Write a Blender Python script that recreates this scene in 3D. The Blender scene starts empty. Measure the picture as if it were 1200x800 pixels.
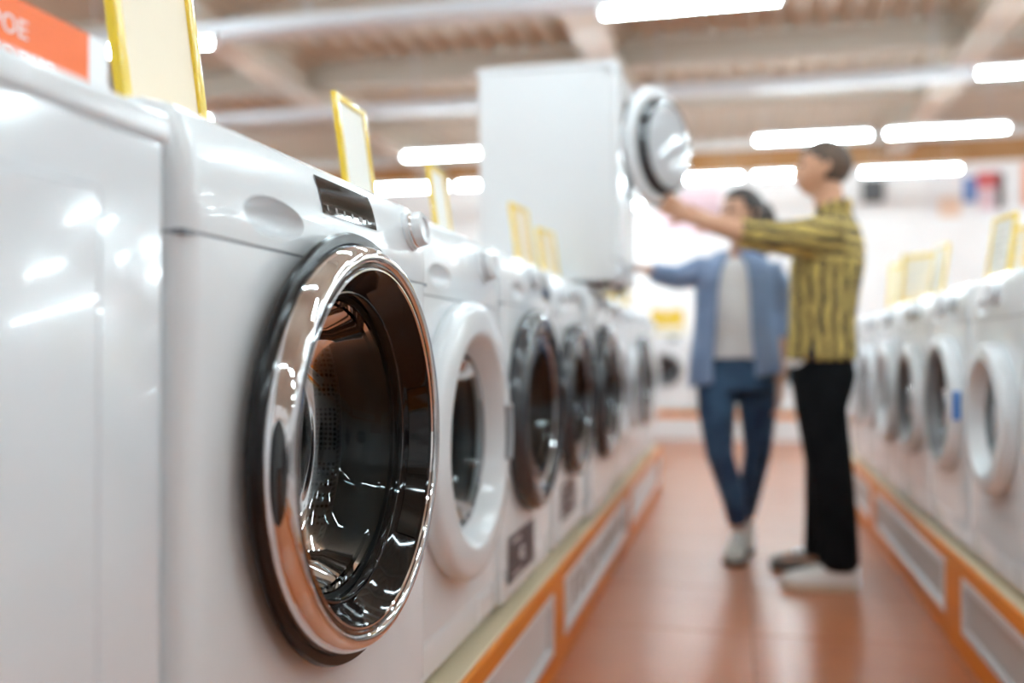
import bpy, bmesh, math, random
from mathutils import Vector, Matrix
random.seed(7)
PI = math.pi
SC = bpy.context.scene
COL = SC.collection

# ------------------------------------------------------------ camera, light, exposure
cam_d = bpy.data.cameras.new('camera')
cam = bpy.data.objects.new('camera', cam_d)
COL.objects.link(cam)
cam.location = (0, 0, 0.92)
cam.rotation_euler = (math.radians(90 + 0.78), 0, math.radians(13.4))
cam_d.sensor_width = 36
cam_d.lens = 33.0
cam_d.clip_start = 0.02
cam_d.dof.use_dof = True
cam_d.dof.focus_distance = 1.27
cam_d.dof.aperture_fstop = 1.42
SC.camera = cam

world = bpy.data.worlds.new('world')
SC.world = world
world.use_nodes = True
world.node_tree.nodes['Background'].inputs[0].default_value = (0.9, 0.95, 1.0, 1)
world.node_tree.nodes['Background'].inputs[1].default_value = 0.6
vs = SC.view_settings
vs.view_transform = 'Standard'
vs.look = 'None'
vs.gamma = 1.0
vs.use_curve_mapping = False
vs.exposure = 0.56
LAMP_STRENGTH = 62.0
SC.cycles.use_denoising = True
SC.cycles.max_bounces = 10
SC.cycles.diffuse_bounces = 5
SC.cycles.glossy_bounces = 5
SC.cycles.transparent_max_bounces = 12
SC.cycles.caustics_reflective = False
SC.cycles.caustics_refractive = False
SC.cycles.sample_clamp_indirect = 8.0

# ------------------------------------------------------------ materials
MATS = {}


def mat(name, color, rough=0.5, metal=0.0, coat=0.0, spec=0.5, emit=None, estr=0.0):
    m = bpy.data.materials.new(name)
    m.use_nodes = True
    p = m.node_tree.nodes['Principled BSDF']
    p.inputs['Base Color'].default_value = (*color, 1)
    p.inputs['Roughness'].default_value = rough
    p.inputs['Metallic'].default_value = metal
    p.inputs['Coat Weight'].default_value = coat
    p.inputs['Coat Roughness'].default_value = 0.05
    p.inputs['Specular IOR Level'].default_value = spec
    if emit:
        p.inputs['Emission Color'].default_value = (*emit, 1)
        p.inputs['Emission Strength'].default_value = estr
    MATS[name] = m
    return m


def nodes(m):
    return m.node_tree.nodes, m.node_tree.links, m.node_tree.nodes['Principled BSDF']


def noise_color(m, c1, c2, scale, detail=3, bump=0.0, bscale=None, coord='Object', stretch=(1, 1, 1), lo=0.35, hi=0.65):
    n, l, p = nodes(m)
    tc = n.new('ShaderNodeTexCoord')
    mp = n.new('ShaderNodeMapping')
    mp.inputs['Scale'].default_value = stretch
    l.new(tc.outputs[coord], mp.inputs['Vector'])
    nz = n.new('ShaderNodeTexNoise')
    nz.inputs['Scale'].default_value = scale
    nz.inputs['Detail'].default_value = detail
    l.new(mp.outputs[0], nz.inputs['Vector'])
    cr = n.new('ShaderNodeValToRGB')
    cr.color_ramp.elements[0].position = lo
    cr.color_ramp.elements[1].position = hi
    cr.color_ramp.elements[0].color = (*c1, 1)
    cr.color_ramp.elements[1].color = (*c2, 1)
    l.new(nz.outputs['Fac'], cr.inputs[0])
    l.new(cr.outputs[0], p.inputs['Base Color'])
    if bump:
        b = n.new('ShaderNodeBump')
        b.inputs['Strength'].default_value = bump
        b.inputs['Distance'].default_value = 0.01
        nz2 = n.new('ShaderNodeTexNoise')
        nz2.inputs['Scale'].default_value = bscale or scale
        l.new(mp.outputs[0], nz2.inputs['Vector'])
        l.new(nz2.outputs['Fac'], b.inputs['Height'])
        l.new(b.outputs[0], p.inputs['Normal'])
    return m


mat('enamel', (0.80, 0.82, 0.84), 0.24, coat=0.3)
noise_color(MATS['enamel'], (0.79, 0.81, 0.83), (0.82, 0.84, 0.86), 6)
mat('satin_metal', (0.80, 0.82, 0.84), 0.5)
mat('sheet_metal', (0.78, 0.80, 0.83), 0.16, coat=0.4)
noise_color(MATS['sheet_metal'], (0.77, 0.79, 0.82), (0.80, 0.82, 0.85), 4, bump=0.12, bscale=5)
mat('white_plastic', (0.80, 0.82, 0.84), 0.22, coat=0.3)
mat('grey_plastic', (0.35, 0.36, 0.38), 0.35)
mat('seam_shadow', (0.25, 0.27, 0.30), 0.6)
mat('chrome', (0.83, 0.83, 0.84), 0.04, metal=1.0)
mat('black_gloss', (0.006, 0.006, 0.007), 0.05, coat=1.0)
mat('black_rim', (0.005, 0.0055, 0.0065), 0.22, spec=0.3)
mat('smoke_bezel', (0.006, 0.004, 0.004), 0.06, spec=0.35)
mat('charcoal', (0.035, 0.037, 0.042), 0.22, coat=0.5)
mat('rubber', (0.10, 0.105, 0.11), 0.6)
mat('gasket_rubber', (0.10, 0.10, 0.105), 0.45)
mat('pale_bowl', (0.55, 0.57, 0.60), 0.08, coat=0.6)
mat('display', (0.020, 0.016, 0.014), 0.06, coat=1.0)
mat('icon', (0.55, 0.52, 0.50), 0.4)
mat('label_dark', (0.035, 0.014, 0.020), 0.4)
mat('label_ink', (0.75, 0.70, 0.70), 0.5)
mat('blue_sticker', (0.03, 0.20, 0.62), 0.4)
mat('green_tag', (0.01, 0.10, 0.06), 0.4)
mat('yellow_plastic', (0.88, 0.60, 0.04), 0.28, coat=0.3)
mat('card_cream', (0.95, 0.80, 0.60), 0.5)
mat('card_white', (0.92, 0.88, 0.81), 0.5)
mat('card_ink', (0.76, 0.72, 0.66), 0.6)
mat('orange_laminate', (0.68, 0.17, 0.015), 0.5, spec=0.3)
noise_color(MATS['orange_laminate'], (0.70, 0.21, 0.018), (0.76, 0.24, 0.025), 3, stretch=(1, 0.2, 4))
mat('cream_board', (0.70, 0.58, 0.40), 0.45)
mat('aluminium', (0.74, 0.73, 0.74), 0.3, metal=0.35)
mat('panel_grey', (0.50, 0.47, 0.45), 0.45)
mat('panel_white', (0.74, 0.73, 0.73), 0.4)
mat('panel_ink', (0.36, 0.33, 0.30), 0.5)
mat('panel_ink_dark', (0.02, 0.02, 0.025), 0.5)
mat('orange_print', (0.80, 0.13, 0.01), 0.5)
mat('peach_print', (0.84, 0.36, 0.22), 0.5)
mat('sign_white', (0.84, 0.83, 0.84), 0.5)
mat('wall_white', (0.84, 0.83, 0.82), 0.7)
noise_color(MATS['wall_white'], (0.87, 0.87, 0.87), (0.90, 0.90, 0.90), 1.5)
mat('wall_band', (0.42, 0.20, 0.07), 0.6)
noise_color(MATS['wall_band'], (0.40, 0.19, 0.06), (0.46, 0.26, 0.12), 1.2)
mat('deck', (0.50, 0.42, 0.34), 0.6)
noise_color(MATS['deck'], (0.58, 0.535, 0.46), (0.65, 0.60, 0.515), 0.8)
mat('beam', (0.56, 0.46, 0.37), 0.55)
noise_color(MATS['beam'], (0.63, 0.57, 0.49), (0.69, 0.63, 0.54), 1.5)
mat('purlin', (0.52, 0.46, 0.39), 0.6)
mat('tray', (0.50, 0.50, 0.52), 0.45)
mat('lamp_body', (0.80, 0.80, 0.80), 0.4)
mat('lamp_tube', (1, 1, 1), 0.4, emit=(0.755, 0.93, 1.0), estr=LAMP_STRENGTH)
mat('poster_pink', (0.80, 0.60, 0.66), 0.5)
mat('poster_blue', (0.12, 0.24, 0.55), 0.5)
mat('poster_red', (0.62, 0.12, 0.12), 0.5)
mat('poster_peach', (0.85, 0.62, 0.48), 0.5)
mat('dark_box', (0.07, 0.07, 0.07), 0.5)
mat('skin', (0.62, 0.33, 0.20), 0.45)
noise_color(MATS['skin'], (0.58, 0.30, 0.18), (0.66, 0.36, 0.23), 14)
mat('skin_fair', (0.60, 0.34, 0.23), 0.45)
mat('lips', (0.45, 0.15, 0.12), 0.4)
mat('eye', (0.05, 0.035, 0.03), 0.2)
mat('hair_brown', (0.075, 0.042, 0.024), 0.5)
noise_color(MATS['hair_brown'], (0.05, 0.028, 0.016), (0.11, 0.062, 0.036), 60, stretch=(1, 1, 0.2), bump=0.4, bscale=120)
mat('hair_dark', (0.022, 0.012, 0.010), 0.4)
noise_color(MATS['hair_dark'], (0.012, 0.007, 0.006), (0.035, 0.02, 0.016), 50, stretch=(1, 1, 0.15), bump=0.4, bscale=110)
mat('black_cloth', (0.008, 0.009, 0.011), 0.9, spec=0.15)
noise_color(MATS['black_cloth'], (0.003, 0.0035, 0.0045), (0.007, 0.0075, 0.009), 9, bump=0.5, bscale=14)
mat('denim_dark', (0.02, 0.05, 0.11), 0.8)
noise_color(MATS['denim_dark'], (0.012, 0.030, 0.075), (0.045, 0.105, 0.20), 7, bump=0.4, bscale=16)
mat('denim_light', (0.13, 0.22, 0.42), 0.8)
noise_color(MATS['denim_light'], (0.20, 0.28, 0.45), (0.27, 0.36, 0.55), 6, bump=0.5, bscale=12)
mat('tee_white', (0.74, 0.72, 0.72), 0.8)
noise_color(MATS['tee_white'], (0.82, 0.80, 0.80), (0.88, 0.86, 0.86), 9, bump=0.5, bscale=12)
mat('shoe_white', (0.80, 0.79, 0.77), 0.5)
mat('shoe_grey', (0.22, 0.205, 0.19), 0.6)
mat('shoe_light', (0.55, 0.53, 0.48), 0.6)
mat('sole', (0.62, 0.50, 0.38), 0.6)
mat('sole_dark', (0.05, 0.04, 0.035), 0.6)
mat('drum_grey', (0.20, 0.20, 0.21), 0.4)

# perforated stainless drum
m = mat('drum_steel', (0.55, 0.55, 0.56), 0.38, metal=1.0)
n, l, p = nodes(m)
tc = n.new('ShaderNodeTexCoord')
vo = n.new('ShaderNodeTexVoronoi')
vo.inputs['Scale'].default_value = 130
vo.inputs['Randomness'].default_value = 0.12
l.new(tc.outputs['Object'], vo.inputs['Vector'])
cr = n.new('ShaderNodeValToRGB')
cr.color_ramp.elements[0].position = 0.30
cr.color_ramp.elements[1].position = 0.40
cr.color_ramp.elements[0].color = (0.02, 0.02, 0.02, 1)
cr.color_ramp.elements[1].color = (0.34, 0.35, 0.37, 1)
l.new(vo.outputs['Distance'], cr.inputs[0])
l.new(cr.outputs[0], p.inputs['Base Color'])

# door glass: clear pane with a mirror-like skin that strengthens at grazing angles


def glass(name, tint, f0=1.5):
    m = bpy.data.materials.new(name)
    m.use_nodes = True
    n, l = m.node_tree.nodes, m.node_tree.links
    n.remove(n['Principled BSDF'])
    tr = n.new('ShaderNodeBsdfTransparent')
    tr.inputs[0].default_value = (*tint, 1)
    gl = n.new('ShaderNodeBsdfGlossy')
    gl.inputs['Roughness'].default_value = 0.01
    fr = n.new('ShaderNodeFresnel')
    fr.inputs['IOR'].default_value = f0
    mx = n.new('ShaderNodeMixShader')
    l.new(fr.outputs[0], mx.inputs[0])
    l.new(tr.outputs[0], mx.inputs[1])
    l.new(gl.outputs[0], mx.inputs[2])
    l.new(mx.outputs[0], n['Material Output'].inputs[0])
    MATS[name] = m


glass('door_glass', (0.62, 0.68, 0.69), 1.35)
glass('dark_glass', (0.45, 0.45, 0.47), 1.6)

# terracotta floor tiles
m = mat('floor_tile', (0.42, 0.16, 0.07), 0.40, coat=0.55)
m.node_tree.nodes['Principled BSDF'].inputs['Coat Roughness'].default_value = 0.26
n, l, p = nodes(m)
tc = n.new('ShaderNodeTexCoord')
oi = n.new('ShaderNodeObjectInfo')
nz = n.new('ShaderNodeTexNoise')
nz.inputs['Scale'].default_value = 5
nz.inputs['Detail'].default_value = 5
l.new(tc.outputs['Object'], nz.inputs['Vector'])
ad = n.new('ShaderNodeMath')
ad.operation = 'MULTIPLY_ADD'
ad.inputs[1].default_value = 0.35
l.new(oi.outputs['Random'], ad.inputs[0])
l.new(nz.outputs['Fac'], ad.inputs[2])
cr = n.new('ShaderNodeValToRGB')
cr.color_ramp.elements[0].position = 0.35
cr.color_ramp.elements[1].position = 1.0
cr.color_ramp.elements[0].color = (0.42, 0.125, 0.040, 1)
cr.color_ramp.elements[1].color = (0.48, 0.160, 0.058, 1)
l.new(ad.outputs[0], cr.inputs[0])
l.new(cr.outputs[0], p.inputs['Base Color'])
mat('grout', (0.24, 0.12, 0.07), 0.8)

# man's shirt: olive yellow with broken dark stripes; body stripes run down, sleeve stripes along the arm
for nm, rot in (('shirt_body', (0, 0, 0)), ('shirt_sleeve', (0, math.radians(82), 0))):
    m = mat(nm, (0.45, 0.30, 0.05), 0.8)
    n, l, p = nodes(m)
    tc = n.new('ShaderNodeTexCoord')
    mp = n.new('ShaderNodeMapping')
    mp.inputs['Rotation'].default_value = rot
    l.new(tc.outputs['Object'], mp.inputs['Vector'])
    wv = n.new('ShaderNodeTexWave')
    wv.wave_type = 'BANDS'
    wv.bands_direction = 'X'
    wv.inputs['Scale'].default_value = 7.2
    wv.inputs['Distortion'].default_value = 3.4
    wv.inputs['Detail'].default_value = 2
    wv.inputs['Detail Scale'].default_value = 2.0
    l.new(mp.outputs[0], wv.inputs['Vector'])
    nz = n.new('ShaderNodeTexNoise')
    nz.inputs['Scale'].default_value = 16
    l.new(mp.outputs[0], nz.inputs['Vector'])
    mu = n.new('ShaderNodeMath')
    mu.operation = 'MULTIPLY_ADD'
    mu.inputs[1].default_value = 1.3
    l.new(nz.outputs['Fac'], mu.inputs[0])
    l.new(wv.outputs['Fac'], mu.inputs[2])
    sb = n.new('ShaderNodeMath')
    sb.operation = 'SUBTRACT'
    sb.inputs[1].default_value = 0.08
    l.new(mu.outputs[0], sb.inputs[0])
    mu = sb
    cr = n.new('ShaderNodeValToRGB')
    cr.color_ramp.elements[0].position = 0.97
    cr.color_ramp.elements[1].position = 1.0
    cr.color_ramp.elements[0].color = (0.030, 0.024, 0.022, 1)
    cr.color_ramp.elements[1].color = (0.56, 0.40, 0.11, 1)
    l.new(mu.outputs[0], cr.inputs[0])
    l.new(cr.outputs[0], p.inputs['Base Color'])
    b = n.new('ShaderNodeBump')
    b.inputs['Strength'].default_value = 0.5
    b.inputs['Distance'].default_value = 0.02
    nz2 = n.new('ShaderNodeTexNoise')
    nz2.inputs['Scale'].default_value = 9
    l.new(tc.outputs['Object'], nz2.inputs['Vector'])
    l.new(nz2.outputs['Fac'], b.inputs['Height'])
    l.new(b.outputs[0], p.inputs['Normal'])


# ------------------------------------------------------------ mesh helpers
def link(name, me, parent=None, loc=None, rot=None):
    o = bpy.data.objects.new(name, me)
    COL.objects.link(o)
    if parent:
        o.parent = parent
    if loc:
        o.location = loc
    if rot:
        o.rotation_euler = rot
    return o


def to_mesh(bm, name, mats, smooth=False, angle=35):
    bmesh.ops.recalc_face_normals(bm, faces=bm.faces[:])
    me = bpy.data.meshes.new(name)
    bm.to_mesh(me)
    bm.free()
    for mm in (mats if isinstance(mats, (list, tuple)) else [mats]):
        me.materials.append(MATS[mm])
    if smooth:
        for pl in me.polygons:
            pl.use_smooth = True
        me.set_sharp_from_angle(angle=math.radians(angle))
    return me


def obj(name, bm, mats, parent=None, smooth=False, loc=None, rot=None, angle=35):
    return link(name, to_mesh(bm, name, mats, smooth, angle), parent, loc, rot)


def tag(o, label=None, cat=None, group=None, kind=None):
    if label:
        o['label'] = label
    if cat:
        o['category'] = cat
    if group:
        o['group'] = group
    if kind:
        o['kind'] = kind
    return o


def thing(name, label, cat, loc=(0, 0, 0), rotz=0, group=None):
    o = bpy.data.objects.new(name, None)
    COL.objects.link(o)
    o.empty_display_size = 0.1
    o.location = loc
    o.rotation_euler = (0, 0, rotz)
    return tag(o, label, cat, group)


def box(bm, x0, x1, y0, y1, z0, z1, bev=0.0, seg=2):
    r = bmesh.ops.create_cube(bm, size=1)
    vs_ = r['verts']
    for v in vs_:
        v.co = Vector(((x0 + x1) / 2 + v.co.x * (x1 - x0), (y0 + y1) / 2 + v.co.y * (y1 - y0), (z0 + z1) / 2 + v.co.z * (z1 - z0)))
    if bev:
        es = list({e for v in vs_ for e in v.link_edges})
        bmesh.ops.bevel(bm, geom=es, offset=bev, segments=seg, affect='EDGES', profile=0.5)
    return vs_


def boxm(x0, x1, y0, y1, z0, z1, bev=0.0, seg=2):
    bm = bmesh.new()
    box(bm, x0, x1, y0, y1, z0, z1, bev, seg)
    return bm


def lathe(bm, prof, n=72, cy=0.0, cz=0.0, close=False):
    """revolve (r, x) points about the X axis through (cy, cz)"""
    rings = []
    for r, x in prof:
        if r < 1e-5:
            rings.append([bm.verts.new((x, cy, cz))])
        else:
            rings.append([bm.verts.new((x, cy + r * math.cos(2 * PI * k / n), cz + r * math.sin(2 * PI * k / n))) for k in range(n)])
    pairs = list(zip(rings, rings[1:]))
    if close:
        pairs.append((rings[-1], rings[0]))
    for a, b in pairs:
        for k in range(n):
            k2 = (k + 1) % n
            if len(a) == 1 and len(b) == 1:
                continue
            if len(a) == 1:
                bm.faces.new((a[0], b[k], b[k2]))
            elif len(b) == 1:
                bm.faces.new((a[k], b[0], a[k2]))
            else:
                bm.faces.new((a[k], b[k], b[k2], a[k2]))
    return bm


def lathem(prof, n=72, cy=0.0, cz=0.0, close=False):
    return lathe(bmesh.new(), prof, n, cy, cz, close)


def tube(bm, pts, radii, n=14, ref=None, flat=1.0, caps=True):
    """tapered tube through points; with ref, radius along ref is r*flat"""
    pts = [Vector(p) for p in pts]
    rings = []
    side = None
    for i, p in enumerate(pts):
        if i == 0:
            t = pts[1] - p
        elif i == len(pts) - 1:
            t = p - pts[i - 1]
        else:
            t = (pts[i + 1] - p).normalized() + (p - pts[i - 1]).normalized()
        t.normalize()
        base = Vector(ref) if ref is not None else (side if side is not None else (Vector((0, 0, 1)) if abs(t.z) < 0.9 else Vector((0, 1, 0))))
        s = (base - t * base.dot(t)).normalized()
        side = s
        u = t.cross(s)
        r = radii[i]
        ra, rb = (r if isinstance(r, (tuple, list)) else (r * flat, r))
        rings.append([bm.verts.new(p + s * (ra * math.cos(2 * PI * k / n)) + u * (rb * math.sin(2 * PI * k / n))) for k in range(n)])
    for a, b in zip(rings, rings[1:]):
        for k in range(n):
            k2 = (k + 1) % n
            bm.faces.new((a[k], a[k2], b[k2], b[k]))
    if caps:
        bm.faces.new(rings[0][::-1])
        bm.faces.new(rings[-1])
    return rings


def ball(bm, c, r, u=16, v=10):
    rr = bmesh.ops.create_uvsphere(bm, u_segments=u, v_segments=v, radius=1)
    s = r if isinstance(r, (tuple, list)) else (r, r, r)
    for vv in rr['verts']:
        vv.co = Vector((c[0] + vv.co.x * s[0], c[1] + vv.co.y * s[1], c[2] + vv.co.z * s[2]))
    return rr['verts']


def bake(me, mods):
    """evaluate modifiers on a mesh and hand back the resulting mesh"""
    o = bpy.data.objects.new('bake', me)
    COL.objects.link(o)
    cut = []
    for kind, kw in mods:
        md = o.modifiers.new(kind, kind)
        for k, v in kw.items():
            setattr(md, k, v)
    dg = bpy.context.evaluated_depsgraph_get()
    dg.update()
    out = bpy.data.meshes.new_from_object(o.evaluated_get(dg))
    bpy.data.objects.remove(o)
    return out


def text_mesh(body, size, name='lettering', mat_='label_ink', ext=0.0006, width=None):
    cu = bpy.data.curves.new(name, 'FONT')
    cu.body = body
    cu.size = size
    cu.align_x = 'CENTER'
    cu.align_y = 'CENTER'
    cu.extrude = ext
    o = bpy.data.objects.new(name, cu)
    COL.objects.link(o)
    dg = bpy.context.evaluated_depsgraph_get()
    dg.update()
    me = bpy.data.meshes.new_from_object(o.evaluated_get(dg))
    bpy.data.objects.remove(o)
    if width and me.vertices:
        xs = [v.co.x for v in me.vertices]
        k = width / (max(xs) - min(xs))
        for v in me.vertices:
            v.co.x *= k
    me.name = name
    me.materials.clear()
    me.materials.append(MATS[mat_])
    return me


# text lies in its local XY plane; this turns it to face +X, reading left to right for a viewer at +X
FACE_X = (PI / 2, 0, PI / 2)

# ------------------------------------------------------------ the hall
FLZ = 0.0
floor = obj('floor', boxm(-14, 14, -8, 18, -0.06, -0.004), 'grout')
tag(floor, 'terracotta tiled shop floor', None, None, 'structure')
TS = 0.6
tile_me = to_mesh(boxm(-TS / 2 + 0.002, TS / 2 - 0.002, -TS / 2 + 0.002, TS / 2 - 0.002, -0.004, 0.0, 0.0012, 1), 'floor_tile', 'floor_tile')
tx0, tx1, ty0, ty1 = -2, 3, 2, 19
for ix in range(tx0, tx1):
    for iy in range(ty0, ty1):
        link('floor_tile', tile_me, floor, (0.05 + ix * TS + TS / 2, 0.2 + iy * TS + TS / 2, 0))
# tiles further out, beyond where single ones can be told apart
bm = bmesh.new()
for ix in range(-23, 23):
    for iy in range(-13, 30):
        if tx0 <= ix < tx1 and ty0 <= iy < ty1:
            continue
        x, y = 0.05 + ix * TS + TS / 2, 0.2 + iy * TS + TS / 2
        if abs(x) > 13.7 or y < -7.7 or y > 17.7:
            continue
        box(bm, x - TS / 2 + 0.002, x + TS / 2 - 0.002, y - TS / 2 + 0.002, y + TS / 2 - 0.002, -0.004, 0.0)
tag(obj('outer_tiles', bm, 'floor_tile', floor), kind='stuff')

CZ = 4.9
# corrugated roof deck
bm = bmesh.new()
prof = []
x = -14.0
while x < 14.0:
    prof += [(x, 0), (x + 0.11, 0), (x + 0.15, 0.07), (x + 0.26, 0.07)]
    x += 0.30
vr = []
for y in (-8, 18):
    vr.append([bm.verts.new((px, y, CZ + pz)) for px, pz in prof])
for k in range(len(prof) - 1):
    bm.faces.new((vr[0][k], vr[0][k + 1], vr[1][k + 1], vr[1][k]))
ceiling = obj('ceiling', bm, 'deck')
tag(ceiling, 'beige corrugated metal roof deck', None, None, 'structure')
bm = boxm(-14.1, 14.1, -8.1, 18.1, CZ + 0.08, CZ + 0.14)
obj('roof_board', bm, 'deck', ceiling)
for bx_ in (-13.9, -9.8, -5.8, -1.55, 2.75, 6.9, 11.0):
    bm = boxm(bx_ - 0.20, bx_ + 0.20, -8, 18, 4.45, 4.52)
    box(bm, bx_ - 0.08, bx_ + 0.08, -8, 18, 4.52, 4.84)
    box(bm, bx_ - 0.20, bx_ + 0.20, -8, 18, 4.84, 4.90)
    obj('roof_beam', bm, 'beam', ceiling)
for py_ in (1.0, 3.2, 5.4, 7.6, 9.8, 12.0, 14.2):
    obj('purlin', boxm(-14, 14, py_ - 0.07, py_ + 0.07, 4.58, 4.90), 'purlin', ceiling)
for ty_, tz_ in ((8.3, 4.1), (11.45, 4.1)):
    bm = boxm(-14, 14, ty_ - 0.11, ty_ + 0.11, tz_ - 0.07, tz_ - 0.03)
    box(bm, -14, 14, ty_ - 0.13, ty_ - 0.11, tz_ - 0.07, tz_ + 0.05)
    box(bm, -14, 14, ty_ + 0.11, ty_ + 0.13, tz_ - 0.07, tz_ + 0.05)
    for hx in (-12, -8, -4, -0.9, 2.2, 6, 10):
        box(bm, hx - 0.012, hx + 0.012, ty_ - 0.012, ty_ + 0.012, tz_ + 0.03, 4.9)
    obj('cable_tray', bm, 'tray', ceiling)

wall_back = obj('wall_back', boxm(-14, 14, 18, 18.2, 0, 5.0), 'wall_white')
tag(wall_back, 'white far wall of the shop', None, None, 'structure')
obj('wall_band', boxm(-14, 14, 17.9, 18, 4.32, 4.72), 'wall_band', wall_back)
for nm, b in (('wall_left', (-14.2, -14, -8, 18.2, 0, 5.0)), ('wall_right', (14, 14.2, -8, 18.2, 0, 5.0)), ('wall_front', (-14.2, 14.2, -8.2, -8, 0, 5.0))):
    tag(obj(nm, boxm(*b), 'wall_white'), 'white side wall of the shop', None, None, 'structure')

# ------------------------------------------------------------ strip lamps
LZ = 3.6
bm = boxm(-0.70, 0.70, -0.045, 0.045, 0.02, 0.075, 0.008, 1)
lamp_body_me = to_mesh(bm, 'housing', 'lamp_body')
bm = bmesh.new()
lathe(bm, [(0, -0.66), (0.026, -0.66), (0.026, 0.66), (0, 0.66)], 12, 0, -0.012)
lamp_tube_me = to_mesh(bm, 'tube', 'lamp_tube', True)
bm = boxm(-0.02, 0.02, -0.035, 0.035, -0.045, 0.03, 0.006, 1)
lamp_end_me = to_mesh(bm, 'end_cap', 'lamp_body')
bm = bmesh.new()
tube(bm, [(0, 0, 0.07), (0, 0, 4.9 - LZ)], [0.006, 0.006], 6)
lamp_wire_me = to_mesh(bm, 'suspension_rod', 'tray')


def lamp(x, y, label, group='fluorescent strip lamps under the roof'):
    t = thing('strip_lamp', label, 'lamp', (x, y, LZ), 0, group)
    link('housing', lamp_body_me, t)
    link('tube', lamp_tube_me, t)
    for sx in (-1, 1):
        link('end_cap', lamp_end_me, t, (sx * 0.68, 0, 0))
        link('suspension_rod', lamp_wire_me, t, (sx * 0.5, 0, 0))


seen = [
    (-0.34, 7.3, 'large lit strip lamp at the top edge above the stacked washer'),
    (-5.02, 7.2, 'lit strip lamp half hidden behind the big cream price frame, upper one'),
    (2.92, 9.7, 'lit strip lamp cut by the right edge, upper right corner'),
    (-6.50, 9.6, 'lit strip lamp end just right of the cream price frame foot'),
    (0.93, 12.1, 'lit strip lamp right behind the top of the man\'s head'),
    (2.46, 12.1, 'lit strip lamp to the right of the man\'s head, upper one'),
    (-3.68, 12.0, 'lit strip lamp left of the stacked washer, upper one'),
    (2.48, 14.6, 'lit strip lamp above the small dark wall box'),
    (0.95, 14.5, 'lit strip lamp at the height of the man\'s face'),
    (-0.58, 14.5, 'lit strip lamp above the woman\'s head beside the open door'),
    (-3.60, 14.25, 'lit strip lamp end beside the stacked washer, lower one'),
    (-5.12, 14.25, 'lit strip lamp left of the third yellow price frame, lower one'),
]
for x, y, lb in seen:
    lamp(x, y, lb)
out_l = 'unseen lit strip lamp overhead, outside the picture, lighting the hall'
for y in (-1.8, 1.2, 3.6, 5.2):
    for x in (-9.6, -6.6, -3.6, -1.2, 1.2, 3.6, 6.6, 9.6):
        lamp(x + (0.4 if int(y * 10) % 24 else 0), y, out_l, 'strip lamps overhead outside the picture')
for y in (8.4, 12.1, 15.6):
    for x in (5.6, 8.2, 10.8, -8.6, -11.0):
        if y == 15.6 and abs(x) < 9 or y == 12.1 and x == -8.6:
            continue
        lamp(x, y, out_l, 'strip lamps overhead outside the picture')

for x, y, lb in ((-2.22, 12.0, 'added strip lamp hidden behind the stacked machine, nearer row'), (-2.2, 14.5, 'added strip lamp hidden behind the stacked machine, middle row'), (-2.3, 16.9, 'added strip lamp hidden behind the stacked machine, last row')):  # unseen lamps added behind the stack to brighten the far wall
    lamp(x, y, lb, 'added strip lamps hidden behind the stacked machine')
for x in (6.2, 7.8, 9.4, -9.0, -10.6):  # extra lamps out of view, added to lift the back wall's brightness
    lamp(x, 16.9, out_l, 'strip lamps overhead outside the picture')

# ------------------------------------------------------------ podiums
PZ = 0.295


def podium(label, x_front, y0, y1, side, panels, depth=1.0, posts_text=None):
    """side=+1: front faces +X (left row); -1: front faces -X.  Built in its own frame with the front at x=0 facing +X."""
    loc = (x_front, (y0 + y1) / 2, 0)
    t = thing('podium', label, 'podium', loc, 0 if side > 0 else PI)
    L = (y1 - y0) / 2
    obj('base', boxm(-depth, -0.02, -L, L, 0.0, PZ - 0.02), 'cream_board', t)
    obj('top_board', boxm(-depth, -0.012, -L, L, PZ - 0.02, PZ, 0.003, 1), 'cream_board', t)
    # orange front frame with openings
    bm = boxm(-0.02, 0.0, -L, L, 0.245, PZ - 0.003, 0.002, 1)
    box(bm, -0.02, 0.0, -L, L, 0.0, 0.075, 0.002, 1)
    segs = sorted([((a - loc[1]) * side, (b - loc[1]) * side) if side > 0 else ((b - loc[1]) * side, (a - loc[1]) * side) for a, b, *_ in panels])
    prev = -L
    for a, b in segs:
        box(bm, -0.02, 0.0, prev, a, 0.075, 0.245)
        prev = b
    box(bm, -0.02, 0.0, prev, L, 0.075, 0.245)
    obj('front_frame', bm, 'orange_laminate', t)
    for a, b, kind, txt in panels:
        a2, b2 = ((a - loc[1]), (b - loc[1])) if side > 0 else (-(b - loc[1]), -(a - loc[1]))
        pn = obj('inset_panel', boxm(-0.02, -0.012, a2, b2, 0.075, 0.245), kind, t)
        bm = boxm(-0.016, 0.004, a2, b2, 0.221, 0.245, 0.002, 1)
        box(bm, -0.016, 0.004, a2, b2, 0.075, 0.094, 0.002, 1)
        box(bm, -0.016, 0.004, a2, a2 + 0.03, 0.094, 0.221, 0.002, 1)
        box(bm, -0.016, 0.004, b2 - 0.03, b2, 0.094, 0.221, 0.002, 1)
        obj('panel_trim', bm, 'aluminium', pn)
        if txt:
            me = text_mesh(txt[0], 0.13, 'lettering', txt[1], 0.0008, txt[2])
            link('lettering', me, pn, (-0.011, (a2 + b2) / 2, 0.157), FACE_X)
    return t


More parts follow.
